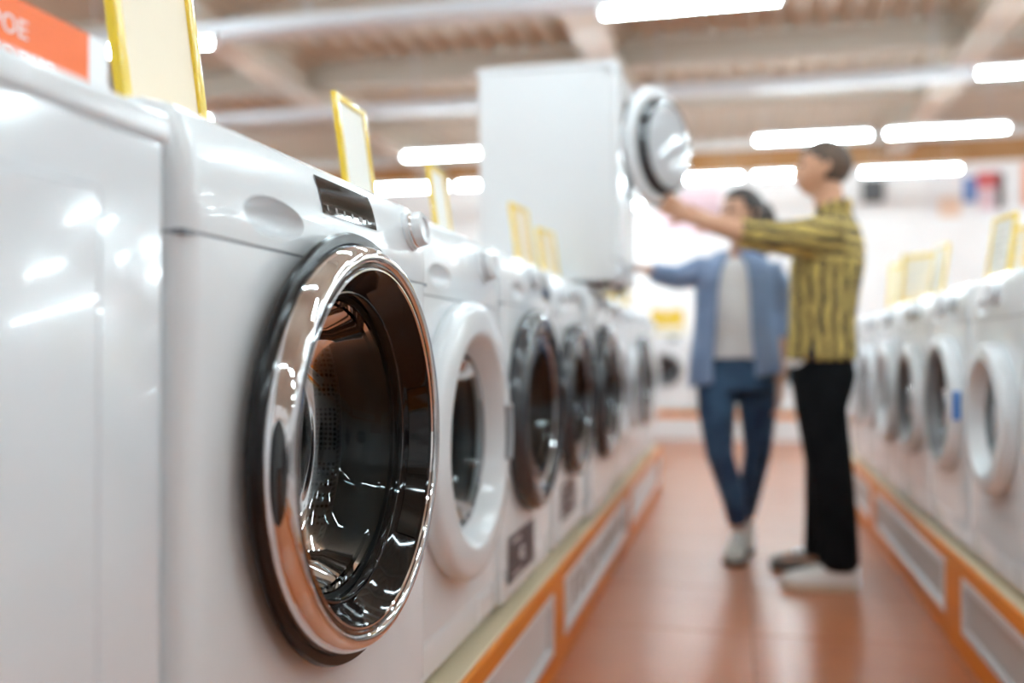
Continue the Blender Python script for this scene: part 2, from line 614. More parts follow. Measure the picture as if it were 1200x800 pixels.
podium('long orange podium with white lettered panels under the left washers', -0.503, -0.2, 6.55, 1, [
    (0.85, 2.61, 'panel_white', None), (2.79, 4.46, 'panel_white', ('ТЕХНИКА', 'panel_ink', 1.35)), (4.64, 6.35, 'panel_white', None)], 0.62)
podium('orange podium with silver-framed grey panels under the right washers', 0.665, -0.8, 7.0, -1, [
    (-0.60, 0.10, 'panel_grey', None), (0.30, 1.30, 'panel_white', ('КИ///', 'panel_ink_dark', 0.8)), (1.50, 3.09, 'panel_grey', None), (3.33, 4.89, 'panel_grey', None), (5.10, 6.80, 'panel_grey', None)])
# far podium faces the viewer
t = thing('podium', 'far orange podium with pale panels across the end of the aisle', 'podium', (-0.6, 10.35, 0), -PI / 2)
obj('base', boxm(-1.0, -0.02, -2.4, 2.4, 0, PZ), 'cream_board', t)
bm = boxm(-0.02, 0, -2.4, 2.4, 0.235, PZ, 0.002, 1)
for a in (-2.4, -0.83, 0.77, 2.33):
    box(bm, -0.02, 0, a, a + 0.07, 0.0, 0.235)
obj('front_frame', bm, 'orange_laminate', t)
for a in (-2.33, -0.76, 0.84):
    obj('inset_panel', boxm(-0.02, -0.008, a, a + (1.5 if a < 0 else 1.49), 0.0, 0.235), 'panel_white', t)

# ------------------------------------------------------------ washing machines
CACHE = {}


def fascia_profile(h, fz, slant):
    """(x, z) going up the front of the control fascia"""
    P = [(0.0, fz), (0.001, fz + 0.02)]
    k = h - 0.004 - (fz + 0.02)
    for s, f in ((0.25, 0.06), (0.5, 0.25), (0.7, 0.48), (0.85, 0.74), (0.95, 0.94)):
        P.append((0.001 - slant * f, fz + 0.02 + k * s))
    P.append((0.001 - slant * 1.35, h - 0.002))
    P.append((0.001 - slant * 1.9, h))
    return P


def fascia_at(P, z):
    for (x0, z0), (x1, z1) in zip(P, P[1:]):
        if z0 <= z <= z1:
            t = (z - z0) / max(1e-6, z1 - z0)
            return x0 + (x1 - x0) * t
    return P[-1][0]


def fascia_patch(P, y0, y1, z0, z1, off=0.0012, skew=0.0, nz=8):
    bm = bmesh.new()
    rows = []
    for k in range(nz + 1):
        z = z0 + (z1 - z0) * k / nz
        s = skew * (1 - k / nz)
        x = fascia_at(P, z) + off
        rows.append([bm.verts.new((x, y0 + s, z)), bm.verts.new((x, y1 + s, z))])
    for a, b in zip(rows, rows[1:]):
        bm.faces.new((a[0], a[1], b[1], b[0]))
    # give it a thin body
    bmesh.ops.solidify(bm, geom=bm.faces[:], thickness=0.0025)
    return bm


def washer_meshes(key, S):
    if key in CACHE:
        return CACHE[key]
    w, h, d = S['w'], S['h'], S['d']
    R, cz = S['R'], S['cz']
    fz = h - S['fh']
    z0 = 0.022
    rad = S.get('rad', 0.02)
    M = {}
    # cabinet: open-fronted sheet-metal shell with a stamped field on each side
    bm = bmesh.new()
    th = 0.012
    box(bm, -d, -0.03, -w / 2, -w / 2 + th, z0, h - 0.03, 0.004, 2)
    box(bm, -d, -0.03, w / 2 - th, w / 2, z0, h - 0.03, 0.004, 2)
    box(bm, -d, -d + th, -w / 2 + th, w / 2 - th, z0, h - 0.03)
    box(bm, -d, -0.03, -w / 2 + th, w / 2 - th, z0, z0 + th)
    M['cabinet'] = to_mesh(bm, 'cabinet', 'sheet_metal' if S.get('emboss') else 'satin_metal', True, 40)
    bm = bmesh.new()
    box(bm, -d + 0.09, -0.11, -0.0005, 0.004, 0.09, h - 0.085, 0.0042, 3)
    M['side_emboss'] = to_mesh(bm, 'side_emboss', 'sheet_metal', True, 60)
    M['lid'] = to_mesh(boxm(-d - 0.012, -S['slant'] * 1.9 + 0.004, -w / 2 - 0.0005, w / 2 + 0.0005, h - 0.0295, h, 0.007, 3), 'lid', 'white_plastic', True, 40)
    bm = bmesh.new()
    bmesh.ops.create_cone(bm, cap_ends=True, segments=12, radius1=0.022, radius2=0.018, depth=0.024)
    M['foot'] = to_mesh(bm, 'foot', 'rubber')
    # front panel with a round opening
    kz = 0.10
    bm = bmesh.new()
    Rh = R * S.get('hole', 0.88)
    a = w / 2 - rad
    zl, zh = kz, fz - 0.003
    N = 96
    angs = [2 * PI * k / N for k in range(N)]
    # snap nearest angles to rectangle corners
    for cyc, czc in ((a, zh - cz), (a, zl - cz), (-a, zh - cz), (-a, zl - cz)):
        t = math.atan2(czc, cyc) % (2 * PI)
        k = min(range(N), key=lambda q: abs((angs[q] - t + PI) % (2 * PI) - PI))
        angs[k] = t
    angs.sort()
    N = len(angs)
    inner, outer = [], []
    for t in angs:
        cy_, sz_ = math.cos(t), math.sin(t)
        ks = []
        if abs(cy_) > 1e-9:
            ks.append(a / abs(cy_))
        if sz_ > 1e-9:
            ks.append((zh - cz) / sz_)
        if sz_ < -1e-9:
            ks.append((zl - cz) / sz_)
        kk = min(q for q in ks if q > 0)
        inner.append((Rh * cy_, cz + Rh * sz_))
        outer.append((kk * cy_, cz + kk * sz_))
    loops = []
    loops.append([bm.verts.new((-0.045, y, z)) for y, z in inner])
    loops.append([bm.verts.new((-0.006, y, z)) for y, z in inner])
    loops.append([bm.verts.new((0.0, y * 1.02, cz + (z - cz) * 1.02)) for y, z in inner])
    loops.append([bm.verts.new((0.0, y, z)) for y, z in outer])
    for q in range(1, 7):
        t = q / 6 * PI / 2
        loops.append([bm.verts.new((-rad * (1 - math.cos(t)), y * (a + rad * math.sin(t)) / a, z)) for y, z in outer])
    loops.append([bm.verts.new((-0.032, y * (a + rad) / a, z)) for y, z in outer])
    for A, B in zip(loops, loops[1:]):
        for k in range(N):
            k2 = (k + 1) % N
            bm.faces.new((A[k], B[k], B[k2], A[k2]))
    M['front_panel'] = to_mesh(bm, 'front_panel', 'enamel', True, 30)
    # kick panel with round filter cap
    bm = bmesh.new()
    box(bm, -0.032, -0.004, -w / 2 + 0.002, w / 2 - 0.002, z0, kz - 0.003, 0.008, 3)
    M['kick_panel'] = to_mesh(bm, 'kick_panel', 'enamel', True, 40)
    M['filter_flap'] = to_mesh(boxm(-0.006, -0.001, w / 2 - 0.17, w / 2 - 0.06, z0 + 0.012, kz - 0.015, 0.003, 2), 'filter_flap', 'white_plastic')
    # control fascia
    P = fascia_profile(h, fz, S['slant'])
    back = -max(0.06, S['slant'] * 1.9)
    full = P + [(back, h), (back, fz)]
    bm = bmesh.new()
    st = []
    for q in range(0, 6):
        t = q / 5 * PI / 2
        st.append((-w / 2 + rad * (1 - math.sin(t)), rad * (1 - math.cos(PI / 2 - t))))
    st = [(-w / 2 + rad * (1 - math.cos(q / 5 * PI / 2)), rad * (1 - math.sin(q / 5 * PI / 2))) for q in range(6)]
    st += [(-y, s) for y, s in reversed(st)]
    rings = []
    for y, s in st:
        rings.append([bm.verts.new((max(x - s, back) if k < len(P) else x, y, z)) for k, (x, z) in enumerate(full)])
    for A, B in zip(rings, rings[1:]):
        for k in range(len(full)):
            k2 = (k + 1) % len(full)
            bm.faces.new((A[k], A[k2], B[k2], B[k]))
    bm.faces.new(rings[0])
    bm.faces.new(rings[-1][::-1])
    me = to_mesh(bm, 'fascia', 'enamel')
    if S.get('scoop', True):
        yc = -w / 2 + S.get('scoop_y', 0.185)
        zc = fz + S['fh'] * 0.27
        cb = bmesh.new()
        ball(cb, (0.006, yc, zc), (0.028, 0.072, 0.024), 32, 20)
        cut = bpy.data.objects.new('cut', to_mesh(cb, 'cut', 'enamel'))
        COL.objects.link(cut)
        me2 = bake(me, [('BOOLEAN', dict(operation='DIFFERENCE', object=cut, solver='EXACT'))])
        bpy.data.objects.remove(cut)
        if len(me2.polygons) > 20:
            me = me2
    for pl in me.polygons:
        pl.use_smooth = True
    me.set_sharp_from_angle(angle=math.radians(28))
    me.name = 'fascia'
    M['fascia'] = me
    # seam below the fascia and round the drawer
    bm = boxm(-0.02, -0.0015, -w / 2 + 0.004, w / 2 - 0.004, fz - 0.004, fz + 0.001)
    M['seam'] = to_mesh(bm, 'seam', 'seam_shadow')
    # display
    if S.get('display'):
        y0_, y1_, za, zb, sk = S['display']
        M['display'] = to_mesh(fascia_patch(P, y0_, y1_, fz + za, fz + zb, 0.0016, sk), 'display', 'display', True, 60)
        bm = bmesh.new()
        nb = 6
        for q in range(nb):
            ya = y0_ + sk * 0.85 + 0.012 + q * (y1_ - y0_ - 0.024) / nb
            g = fascia_patch(P, ya, ya + (0.004, 0.006, 0.005, 0.006, 0.012, 0.005)[q], fz + za + 0.004, fz + za + 0.011, 0.0022, 0.001, 2)
            tmp = bpy.data.meshes.new('tmp')
            g.to_mesh(tmp)
            g.free()
            bm.from_mesh(tmp)
            bpy.data.meshes.remove(tmp)
        M['buttons'] = to_mesh(bm, 'buttons', 'icon')
    # knob
    if S.get('knob'):
        ky, kzr, kr = S['knob']
        kzz = fz + kzr
        kx = fascia_at(P, kzz)
        bm = bmesh.new()
        lathe(bm, [(0, -0.004), (kr * 1.12, -0.004), (kr * 1.12, 0.003), (kr * 1.0, 0.006), (kr * 0.97, 0.022), (kr * 0.9, 0.027), (kr * 0.62, 0.028), (kr * 0.58, 0.024), (0, 0.024)], 40)
        for v in bm.verts:
            v.co = Matrix.Rotation(-0.18, 4, 'Y') @ v.co + Vector((kx, ky, kzz))
        M['knob'] = to_mesh(bm, 'knob', 'white_plastic', True, 40)
        bm = bmesh.new()
        lathe(bm, [(kr * 1.0, 0.0075), (kr * 1.02, 0.009), (kr * 1.02, 0.012), (kr * 0.99, 0.0135)], 40)
        for v in bm.verts:
            v.co = Matrix.Rotation(-0.18, 4, 'Y') @ v.co + Vector((kx, ky, kzz))
        M['knob_ring'] = to_mesh(bm, 'knob_ring', 'chrome' if S['style'] == 'hero' else 'grey_plastic', True, 60)
    # drum and gasket
    Ri = R * 0.62
    bm = bmesh.new()
    lathe(bm, [(Rh * 0.995, -0.004), (Rh * 0.93, -0.02), (Rh * 0.80, -0.035), (Rh * 0.76, -0.06), (Rh * 0.83, -0.085)], 64, 0, cz)
    M['gasket'] = to_mesh(bm, 'gasket', 'gasket_rubber', True, 60)
    bm = bmesh.new()
    Rd = min(R * 0.88, w / 2 - 0.04)
    prof = [(Rh * 0.80, -0.09), (Rd, -0.10), (Rd, -d + 0.14), (Rd * 0.6, -d + 0.11), (0, -d + 0.10)]
    lathe(bm, prof, 64, 0, cz)
    for q in range(3):
        an = q * 2 * PI / 3 + 0.5
        c_, s_ = math.cos(an), math.sin(an)
        tube(bm, [(-0.12, c_ * (Rd - 0.01), cz + s_ * (Rd - 0.01)), (-0.2, c_ * (Rd - 0.035), cz + s_ * (Rd - 0.035)), (-d + 0.16, c_ * (Rd - 0.01), cz + s_ * (Rd - 0.01))], [0.015, 0.03, 0.015], 10)
    M['drum'] = to_mesh(bm, 'drum', 'drum_steel', True, 50)
    # door, built around its own hinge-free centre (0,0,0)
    st_ = S['style']
    k = R / 0.283
    if st_ == 'hero':
        D = [('door_rim', [(0.20, 0.0), (0.252, 0.0), (0.270, 0.009), (0.279, 0.015), (0.2815, 0.020), (0.279, 0.025), (0.268, 0.026), (0.262, 0.020), (0.20, 0.006)], 'black_rim', True),
             ('chrome_ring', [(0.2660, 0.025), (0.2655, 0.030), (0.264, 0.039), (0.261, 0.046), (0.2565, 0.052), (0.251, 0.0545), (0.2455, 0.054), (0.2415, 0.051), (0.240, 0.047), (0.240, 0.03)], 'chrome', False),
             ('shadow_ring', [(0.2405, 0.050), (0.237, 0.051), (0.234, 0.048)], 'black_gloss', False),
             ('inner_trim', [(0.2345, 0.048), (0.2338, 0.0505), (0.2318, 0.0505), (0.2308, 0.048)], 'chrome', False),
             ('bezel', [(0.2312, 0.0485), (0.227, 0.044), (0.217, 0.028), (0.209, 0.0165), (0.205, 0.012), (0.202, 0.004)], 'smoke_bezel', False),
             ('glass_trim', [(0.2055, 0.0115), (0.2045, 0.0135), (0.2025, 0.0135), (0.2015, 0.0110)], 'black_gloss', False),
             ('glass_bowl', [(0.203, 0.010), (0.201, 0.0125), (0.197, 0.010), (0.193, -0.002), (0.192, -0.010), (0.188, -0.013), (0.184, -0.026), (0.177, -0.046), (0.166, -0.068), (0.149, -0.086), (0.120, -0.098), (0.07, -0.104), (0, -0.106)], 'door_glass', False),
             ('bowl_inside', [(0.194, -0.004), (0.186, -0.018), (0.172, -0.052), (0.142, -0.082), (0.108, -0.0925), (0.06, -0.097), (0, -0.098)], 'door_glass', False)]
    elif st_ == 'white':
        D = [('door_rim', [(0.20, 0.0), (0.279, 0.0), (0.283, 0.008), (0.2835, 0.022), (0.281, 0.031), (0.275, 0.037), (0.266, 0.040), (0.225, 0.044), (0.218, 0.043), (0.212, 0.037), (0.186, -0.004), (0.183, -0.02)], 'white_plastic', False),
             ('glass_trim', [(0.186, -0.004), (0.183, 0.000), (0.180, -0.001), (0.178, -0.007)], S.get('trim', 'grey_plastic'), False),
             ('glass_bowl', [(0.182, -0.003), (0.173, -0.006), (0.166, -0.025), (0.156, -0.055), (0.135, -0.082), (0.08, -0.093), (0, -0.096)], S.get('bowl', 'door_glass'), False)]
    elif st_ == 'lined':
        D = [('door_rim', [(0.20, 0.0), (0.279, 0.0), (0.283, 0.008), (0.282, 0.024), (0.275, 0.034), (0.262, 0.040), (0.245, 0.041), (0.232, 0.036), (0.226, 0.026)], 'white_plastic', False),
             ('inner_ring', [(0.228, 0.030), (0.222, 0.038), (0.216, 0.066), (0.210, 0.072), (0.200, 0.073), (0.196, 0.068)], 'charcoal', False),
             ('glass_bowl', [(0.199, 0.070), (0.19, 0.074), (0.16, 0.080), (0.10, 0.086), (0, 0.089)], 'pale_bowl', False)]
    elif st_ == 'dark':
        D = [('door_rim', [(0.20, 0.0), (0.279, 0.0), (0.283, 0.008), (0.280, 0.028), (0.268, 0.042), (0.250, 0.047), (0.235, 0.044), (0.215, 0.036), (0.208, 0.03), (0.206, 0.01)], 'charcoal', False),
             ('inner_trim', [(0.2085, 0.030), (0.206, 0.034), (0.202, 0.034), (0.200, 0.029)], 'chrome', False),
             ('glass_bowl', [(0.204, 0.030), (0.19, 0.034), (0.165, 0.030), (0.155, 0.010), (0.148, -0.03), (0.135, -0.07), (0.11, -0.09), (0, -0.10)], 'dark_glass', False)]
    else:  # grey: white ring round a mid-grey inner funnel
        D = [('door_rim', [(0.20, 0.0), (0.279, 0.0), (0.283, 0.008), (0.282, 0.022), (0.272, 0.036), (0.256, 0.042), (0.242, 0.041), (0.238, 0.03)], 'white_plastic', False),
             ('inner_ring', [(0.239, 0.038), (0.230, 0.040), (0.205, 0.028), (0.182, 0.008), (0.176, -0.01)], 'drum_grey', False),
             ('glass_bowl', [(0.178, 0.000), (0.170, 0.002), (0.16, -0.02), (0.145, -0.06), (0.12, -0.085), (0, -0.095)], 'dark_glass', False)]
    M['door'] = []
    for nm, pr, mt, cl in D:
        M['door'].append((nm, to_mesh(lathem([(r * k, x) for r, x in pr], 96, close=cl), nm, mt, True, 50)))
    # door handle
    bm = bmesh.new()
    if st_ == 'hero':
        # dark finger well on the chrome ring and the split grip plate on the bezel
        ball(bm, (0.041, -0.2500, -0.005), (0.010, 0.0075, 0.055), 24, 16)
        M['handle'] = to_mesh(bm, 'handle', 'black_gloss', True, 60)
        bm = bmesh.new()
        nb = 14
        for lo, hi in (((-0.30, 0.32)), ((-0.75, -0.33))):
            ra, rb = [], []
            for q in range(nb + 1):
                an = lo + (hi - lo) * q / nb
                ra.append((0.2262 * k, 0.0452, an))
                rb.append((0.2100 * k, 0.0200, an))
            va = [bm.verts.new((x, r * math.cos(an), r * math.sin(an))) for r, x, an in ra]
            vb = [bm.verts.new((x, r * math.cos(an), r * math.sin(an))) for r, x, an in rb]
            for q in range(nb):
                bm.faces.new((va[q], va[q + 1], vb[q + 1], vb[q]))
        bmesh.ops.solidify(bm, geom=bm.faces[:], thickness=0.002)
        M['grip_plate'] = to_mesh(bm, 'grip_plate', 'black_gloss', True, 40)
    else:
        rr = 0.222 if st_ in ('white',) else 0.245
        nb = 10
        pts = [(0.046, rr * k * math.cos(-0.28 + 0.56 * q / nb), rr * k * math.sin(-0.28 + 0.56 * q / nb)) for q in range(nb + 1)]
        tube(bm, pts, [0.010 * k] * (nb + 1), 8)
        M['handle'] = to_mesh(bm, 'handle', 'grey_plastic' if st_ == 'white' else ('black_gloss' if st_ == 'dark' else 'chrome'), True, 60)
    M['S'] = S
    CACHE[key] = M
    return M


def washer(label, key, S, loc, rotz=0.0, group='washing machines in the shop rows', open_door=0.0, simple=False):
    M = washer_meshes(key, S)
    t = thing('washing_machine', label, 'washing machine', loc, rotz, group)
    for nm in ('cabinet', 'lid', 'front_panel', 'kick_panel', 'fascia', 'seam', 'gasket', 'drum', 'display', 'knob'):
        if nm in M:
            o = link(nm, M[nm], t)
            if nm == 'knob':
                link('knob_ring', M['knob_ring'], o)
            if nm == 'display':
                tag(link('buttons', M['buttons'], o), kind='stuff')
            if nm == 'cabinet':
                if S.get('emboss'):
                    link('side_emboss', M['side_emboss'], o, (0, S['w'] / 2, 0))
                for fx in (-0.06, -S['d'] + 0.06):
                    for fy in (-S['w'] / 2 + 0.06, S['w'] / 2 - 0.06):
                        link('foot', M['foot'], o, (fx, fy, 0.012))
            if nm == 'kick_panel':
                link('filter_flap', M['filter_flap'], o)
    (n0, m0), rest = M['door'][0], M['door'][1:]
    d = link('door', m0, t, (0.001, 0, S['cz']))
    for nm, me in rest:
        link(nm, me, d)
    link('handle', M['handle'], d)
    if 'grip_plate' in M:
        link('grip_plate', M['grip_plate'], d)
    if open_door:
        R = S['R']
        d.location = (0.004 + R * math.sin(open_door), -R + R * math.cos(open_door), S['cz'])
        d.rotation_euler = (0, 0, -open_door)
        bm = boxm(-0.01, 0.012, -R - 0.012, -R + 0.02, S['cz'] - 0.05, S['cz'] + 0.05, 0.004, 2)
        obj('hinge', bm, 'white_plastic', t)
    return t


def sticker(t, y, z, w, h, txt):
    o = obj('energy_label', boxm(0.0, 0.0012, y - w / 2, y + w / 2, z - h / 2, z + h / 2), 'label_dark', t)
    o['label'] = 'dark label with pale figures'
    me = text_mesh(txt, h * 0.5, 'figures', 'label_ink', 0.0005)
    link('figures', me, o, (0.0018, y, z - h * 0.06), FACE_X)
    bm = bmesh.new()
    box(bm, 0.0012, 0.0018, y - w * 0.35, y - w * 0.05, z + h * 0.30, z + h * 0.36)
    box(bm, 0.0012, 0.0018, y - w * 0.35, y + w * 0.0, z - h * 0.40, z - h * 0.36)
    obj('fine_print', bm, 'label_ink', o)


HERO = dict(w=0.71, h=0.868, d=0.58, R=0.272, cz=0.509, fh=0.127, slant=0.024, style='hero', rad=0.03, scoop_y=0.177, display=(-0.050, 0.128, 0.060, 0.108, 0.0), knob=(0.278, 0.078, 0.028))
WHITE = dict(w=0.615, h=0.885, d=0.56, R=0.283, cz=0.450, fh=0.15, slant=0.022, style='white', rad=0.022, scoop_y=0.16, knob=(0.19, 0.09, 0.036))
DARK = dict(w=0.585, h=0.885, d=0.56, R=0.268, cz=0.475, fh=0.135, slant=0.022, style='dark', rad=0.02, scoop_y=0.15, display=(0.16, 0.275, 0.03, 0.105, 0.01), knob=(0.02, 0.08, 0.028))
DARK5 = dict(DARK, w=0.59, R=0.255)
GREYW = dict(w=0.595, h=0.85, d=0.56, R=0.215, cz=0.45, fh=0.125, slant=0.02, style='grey', rad=0.02, scoop_y=0.15, display=(0.03, 0.13, 0.035, 0.09, 0.006), knob=(-0.05, 0.065, 0.028))
WSMALL = dict(w=0.595, h=0.85, d=0.56, R=0.235, cz=0.45, fh=0.125, slant=0.02, style='white', rad=0.02, scoop_y=0.15, knob=(0.0, 0.065, 0.030))
STACK = dict(w=0.60, h=0.86, d=0.55, R=0.24, cz=0.57, fh=0.05, slant=0.012, style='lined', rad=0.02, scoop=False)
PLAIN = dict(WSMALL, w=0.60, h=0.845, d=0.603, scoop_y=0.15, emboss=True)
GL, GR, GF = 'washing machines in the left row', 'washing machines in the right row', 'washing machines at the far end'

washer('white machine turned sideways at the left edge, plain side panel showing', 'plain', PLAIN, (-0.502 - 0.30, 0.146, PZ), -PI / 2, GL)
washer('nearest white front-loader with chrome ring door and dark slanted display', 'hero', HERO, (-0.495, 1.126, PZ), 0, GL)
washer('white front-loader with a wide all-white door ring beside the chrome-door one', 'white', WHITE, (-0.550, 1.862, PZ), 0, GL)
t = washer('front-loader with dark grey door and nearest of the two dark labels', 'dark', DARK, (-0.540, 2.475, PZ), 0, GL)
sticker(t, -0.10, 0.12, 0.30, 0.115, '48.')
t = washer('front-loader with dark door and the farther, smaller-looking dark label', 'dark5', DARK5, (-0.540, 3.125, PZ), 0, GL)
sticker(t, -0.06, 0.15, 0.26, 0.115, '18.')
washer('front-loader with black door carrying the stacked machine on its lid', 'dark', DARK, (-0.520, 3.735, PZ), 0, GL)
washer('white front-loader with pale door just beyond the stacked machine', 'wsmall_l', dict(WSMALL, h=0.885), (-0.540, 4.345, PZ), 0, GL)
washer('grey-doored front-loader sixth along the left row from the chrome-door one', 'grey_l', dict(GREYW, h=0.885), (-0.540, 4.955, PZ), 0, GL)
washer('dark-doored front-loader next to last at the far end of left row', 'dark', DARK, (-0.540, 5.56, PZ), 0, GL)
washer('white-doored front-loader last at the far end of left row', 'wsmall_l', dict(WSMALL, h=0.885), (-0.540, 6.17, PZ), 0, GL)
# stacked machine with its door swung open
washer('white machine stacked on top of the left row, its round door open', 'stack', STACK, (-0.425, 3.535 + 0.30, PZ + 0.885), 0, GL, open_door=math.radians(25))
# row standing back to back with the left one
washer('white machine standing behind the left row under the orange sign board', 'wsmall', WSMALL, (-1.72, 1.20, PZ), PI, 'machines backing onto the left row')
washer('white machine behind the left row, beyond the one under the sign', 'wsmall', WSMALL, (-1.72, 1.82, PZ), PI, 'machines backing onto the left row')
t = thing('podium', 'orange podium of the row behind the left washers', 'podium', (-1.75, 1.51, 0), PI)
obj('base', boxm(-0.58, -0.02, -0.75, 0.75, 0, PZ), 'cream_board', t)
obj('front_frame', boxm(-0.02, 0, -0.75, 0.75, 0, PZ), 'orange_laminate', t)

# right row
RX = 0.692
for q, lb in enumerate(('white front-loader on the right row beyond the frame, first before the edge', 'white front-loader on the right row beyond the frame, second before the edge', 'white front-loader on the right row beyond the frame, third before the edge', 'white front-loader on the right row beyond the frame, beside the viewer')):
    washer(lb, 'wsmall', WSMALL, (RX, 1.575 - 0.605 * q, PZ), PI, GR)
t = washer('white front-loader cut off by the right edge', 'dark_w', dict(WSMALL, R=0.262, cz=0.47), (RX, 2.185, PZ), PI, GR)
t = washer('white front-loader with white round door, second from the right edge', 'wsmall20', dict(WSMALL, R=0.205), (RX, 2.79, PZ), PI, GR)
t = washer('white front-loader with dark-lined door beside the blue sticker', 'grey24', dict(GREYW, R=0.225, cz=0.46), (RX, 3.395, PZ), PI, GR)
o = obj('blue_sticker', boxm(0.012, 0.034, 0.2255, 0.2272, 0.42, 0.51), 'blue_sticker', t)
o['label'] = 'small bright blue sticker'
washer('white front-loader with grey-rimmed door behind the blue-sticker machine', 'grey', GREYW, (RX, 4.0, PZ), PI, GR)
washer('white front-loader third beyond the blue-sticker machine, close to the man', 'wsmall', WSMALL, (RX, 4.605, PZ), PI, GR)
washer('white front-loader half hidden by the man\'s hip, right row', 'grey', GREYW, (RX, 5.21, PZ), PI, GR)
washer('white front-loader last of the right row, behind the man', 'wsmall', WSMALL, (RX, 5.815, PZ), PI, GR)

# far row
far_lb = ['far white washer at the aisle end, left of the woman\'s jacket', 'far white washer at the aisle end, beside the left row', 'far white washer at the aisle end, behind the woman',
          'far white washer at the aisle end, between woman and man', 'far white washer at the aisle end, behind the man']
for q, (x, key, S_) in enumerate(((-1.36, 'wsmall', WSMALL), (-1.97, 'grey', GREYW), (-0.75, 'grey', GREYW), (-0.14, 'wsmall', WSMALL), (0.47, 'wsmall', WSMALL))):
    washer(far_lb[q], key, S_, (x, 10.42, PZ), -PI / 2, GF)

# ------------------------------------------------------------ price frames
FW, FH = 0.17, 0.215
bm = boxm(-0.006, 0.006, -FW / 2, -FW / 2 + 0.017, 0, FH, 0.003, 2)
box(bm, -0.006, 0.006, FW / 2 - 0.017, FW / 2, 0, FH, 0.003, 2)
box(bm, -0.0058, 0.0058, -FW / 2 + 0.010, FW / 2 - 0.010, FH - 0.017, FH - 0.0004, 0.003, 2)
box(bm, -0.0058, 0.0058, -FW / 2 + 0.010, FW / 2 - 0.010, 0.0004, 0.017, 0.003, 2)
pf_frame = to_mesh(bm, 'frame', 'yellow_plastic', True, 40)
pf_card = {k: to_mesh(boxm(-0.003, 0.002, -FW / 2 + 0.012, FW / 2 - 0.012, 0.012, FH - 0.012), 'card', k) for k in ('card_cream', 'card_white')}
bm = bmesh.new()
for q in range(6):
    z = 0.17 - q * 0.024
    box(bm, 0.002, 0.0026, -0.055, -0.055 + (0.11, 0.09, 0.10, 0.06, 0.10, 0.05)[q], z, z + (0.010 if q != 3 else 0.016))
pf_print = to_mesh(bm, 'print', 'card_ink')
bm = boxm(-0.045, 0.03, -0.035, 0.035, -0.012, -0.004, 0.002, 1)
box(bm, -0.006, 0.006, -0.03, 0.03, -0.006, 0.004)
pf_foot = to_mesh(bm, 'foot', 'yellow_plastic')


def price_frame(label, x, y, z, rotz, tilt, card='card_white', scale=1.0, printed=True, group='yellow price frames on the machines'):
    t = thing('price_frame', label, 'price frame', (x, y, z + 0.012 * scale), rotz, group)
    t.scale = (scale,) * 3
    f = link('frame', pf_frame, t, rot=(0, -tilt, 0))
    c = link('card', pf_card[card], t, rot=(0, -tilt, 0))
    if printed:
        tag(link('print', pf_print, c), kind='stuff')
    link('foot', pf_foot, t)


LT = PZ + 0.885
price_frame('largest yellow price frame, cream card, nearest on the left', -0.64, 0.965, PZ + 0.868, math.radians(2), math.radians(8), 'card_cream', 1.06, False)
price_frame('yellow price frame with white card behind the dark display', -0.66, 1.595, LT, math.radians(2), math.radians(8), 'card_white', 0.90, False)
price_frame('yellow price frame third along the left row, left of the stacked machine', -0.67, 2.125, LT, math.radians(2), math.radians(8), 'card_white', 0.82, False)
price_frame('yellow price frame before the stacked machine, nearer of the pair', -0.66, 2.98, LT, math.radians(-6), math.radians(8), 'card_cream', 1.0, False)
price_frame('yellow price frame before the stacked machine, farther of the pair', -0.66, 3.40, LT, math.radians(-12), math.radians(8), 'card_cream', 0.9, False)
price_frame('yellow price frame leaning beside the open round door, left row', -0.63, 4.55, LT, math.radians(-40), math.radians(-12), 'card_white', 1.25)
price_frame('yellow price frame far along the left row near the woman\'s hand', -0.66, 5.2, LT, math.radians(-70), math.radians(8), 'card_white')
RT = PZ + 0.85
price_frame('tall yellow price frame nearest the right edge on the right row', 0.80, 3.22, RT, math.radians(190), math.radians(8), 'card_white', 0.95)
price_frame('yellow price frame just behind the nearest one on right row', 0.93, 3.62, RT, math.radians(215), math.radians(8), 'card_cream')
price_frame('slim yellow price frame in the middle of the right row', 0.80, 4.16, RT, math.radians(185), math.radians(8))
price_frame('yellow price frame second from the man on the right row', 0.82, 4.70, RT, math.radians(225), math.radians(8), 'card_cream', 1.1)
price_frame('yellow price frame with broad side nearest the man\'s back', 0.90, 5.45, RT, math.radians(235), math.radians(8), 'card_white', 1.2)

# orange and white sign board on the machines behind the left row
t = thing('sign_board', 'orange and white lettered sign board at the top left corner', 'sign', (-1.62, 1.57, PZ + 0.85), 0)
obj('board', boxm(-0.008, 0.0, -0.64, 0.60, 0.0, 0.60, 0.002, 1), 'sign_white', t)
obj('orange_field', boxm(0.0, 0.0015, -0.64, 0.52, 0.455, 0.60), 'orange_print', t)
obj('peach_field', boxm(0.0, 0.0015, -0.64, 0.52, 0.02, 0.455), 'peach_print', t)
for body, z, y, w_ in (('ОБМЕНЯЙ', 0.530, -0.14, 0.30), ('СТАРОЕ', 0.530, 0.18, 0.25), ('НА НОВОЕ', 0.455, -0.10, 0.34), ('СЕГОДНЯ', 0.455, 0.25, 0.28), ('СО СКИДКОЙ', 0.385, 0.06, 0.40)):
    me = text_mesh(body, 0.058, 'lettering', 'sign_white', 0.0006, w_)
    link('lettering', me, t, (0.0022, y, z), FACE_X)
for y in (-0.5, 0.5):
    obj('foot', boxm(-0.05, 0.05, y - 0.025, y + 0.025, 0.0, 0.006), 'grey_plastic', t)

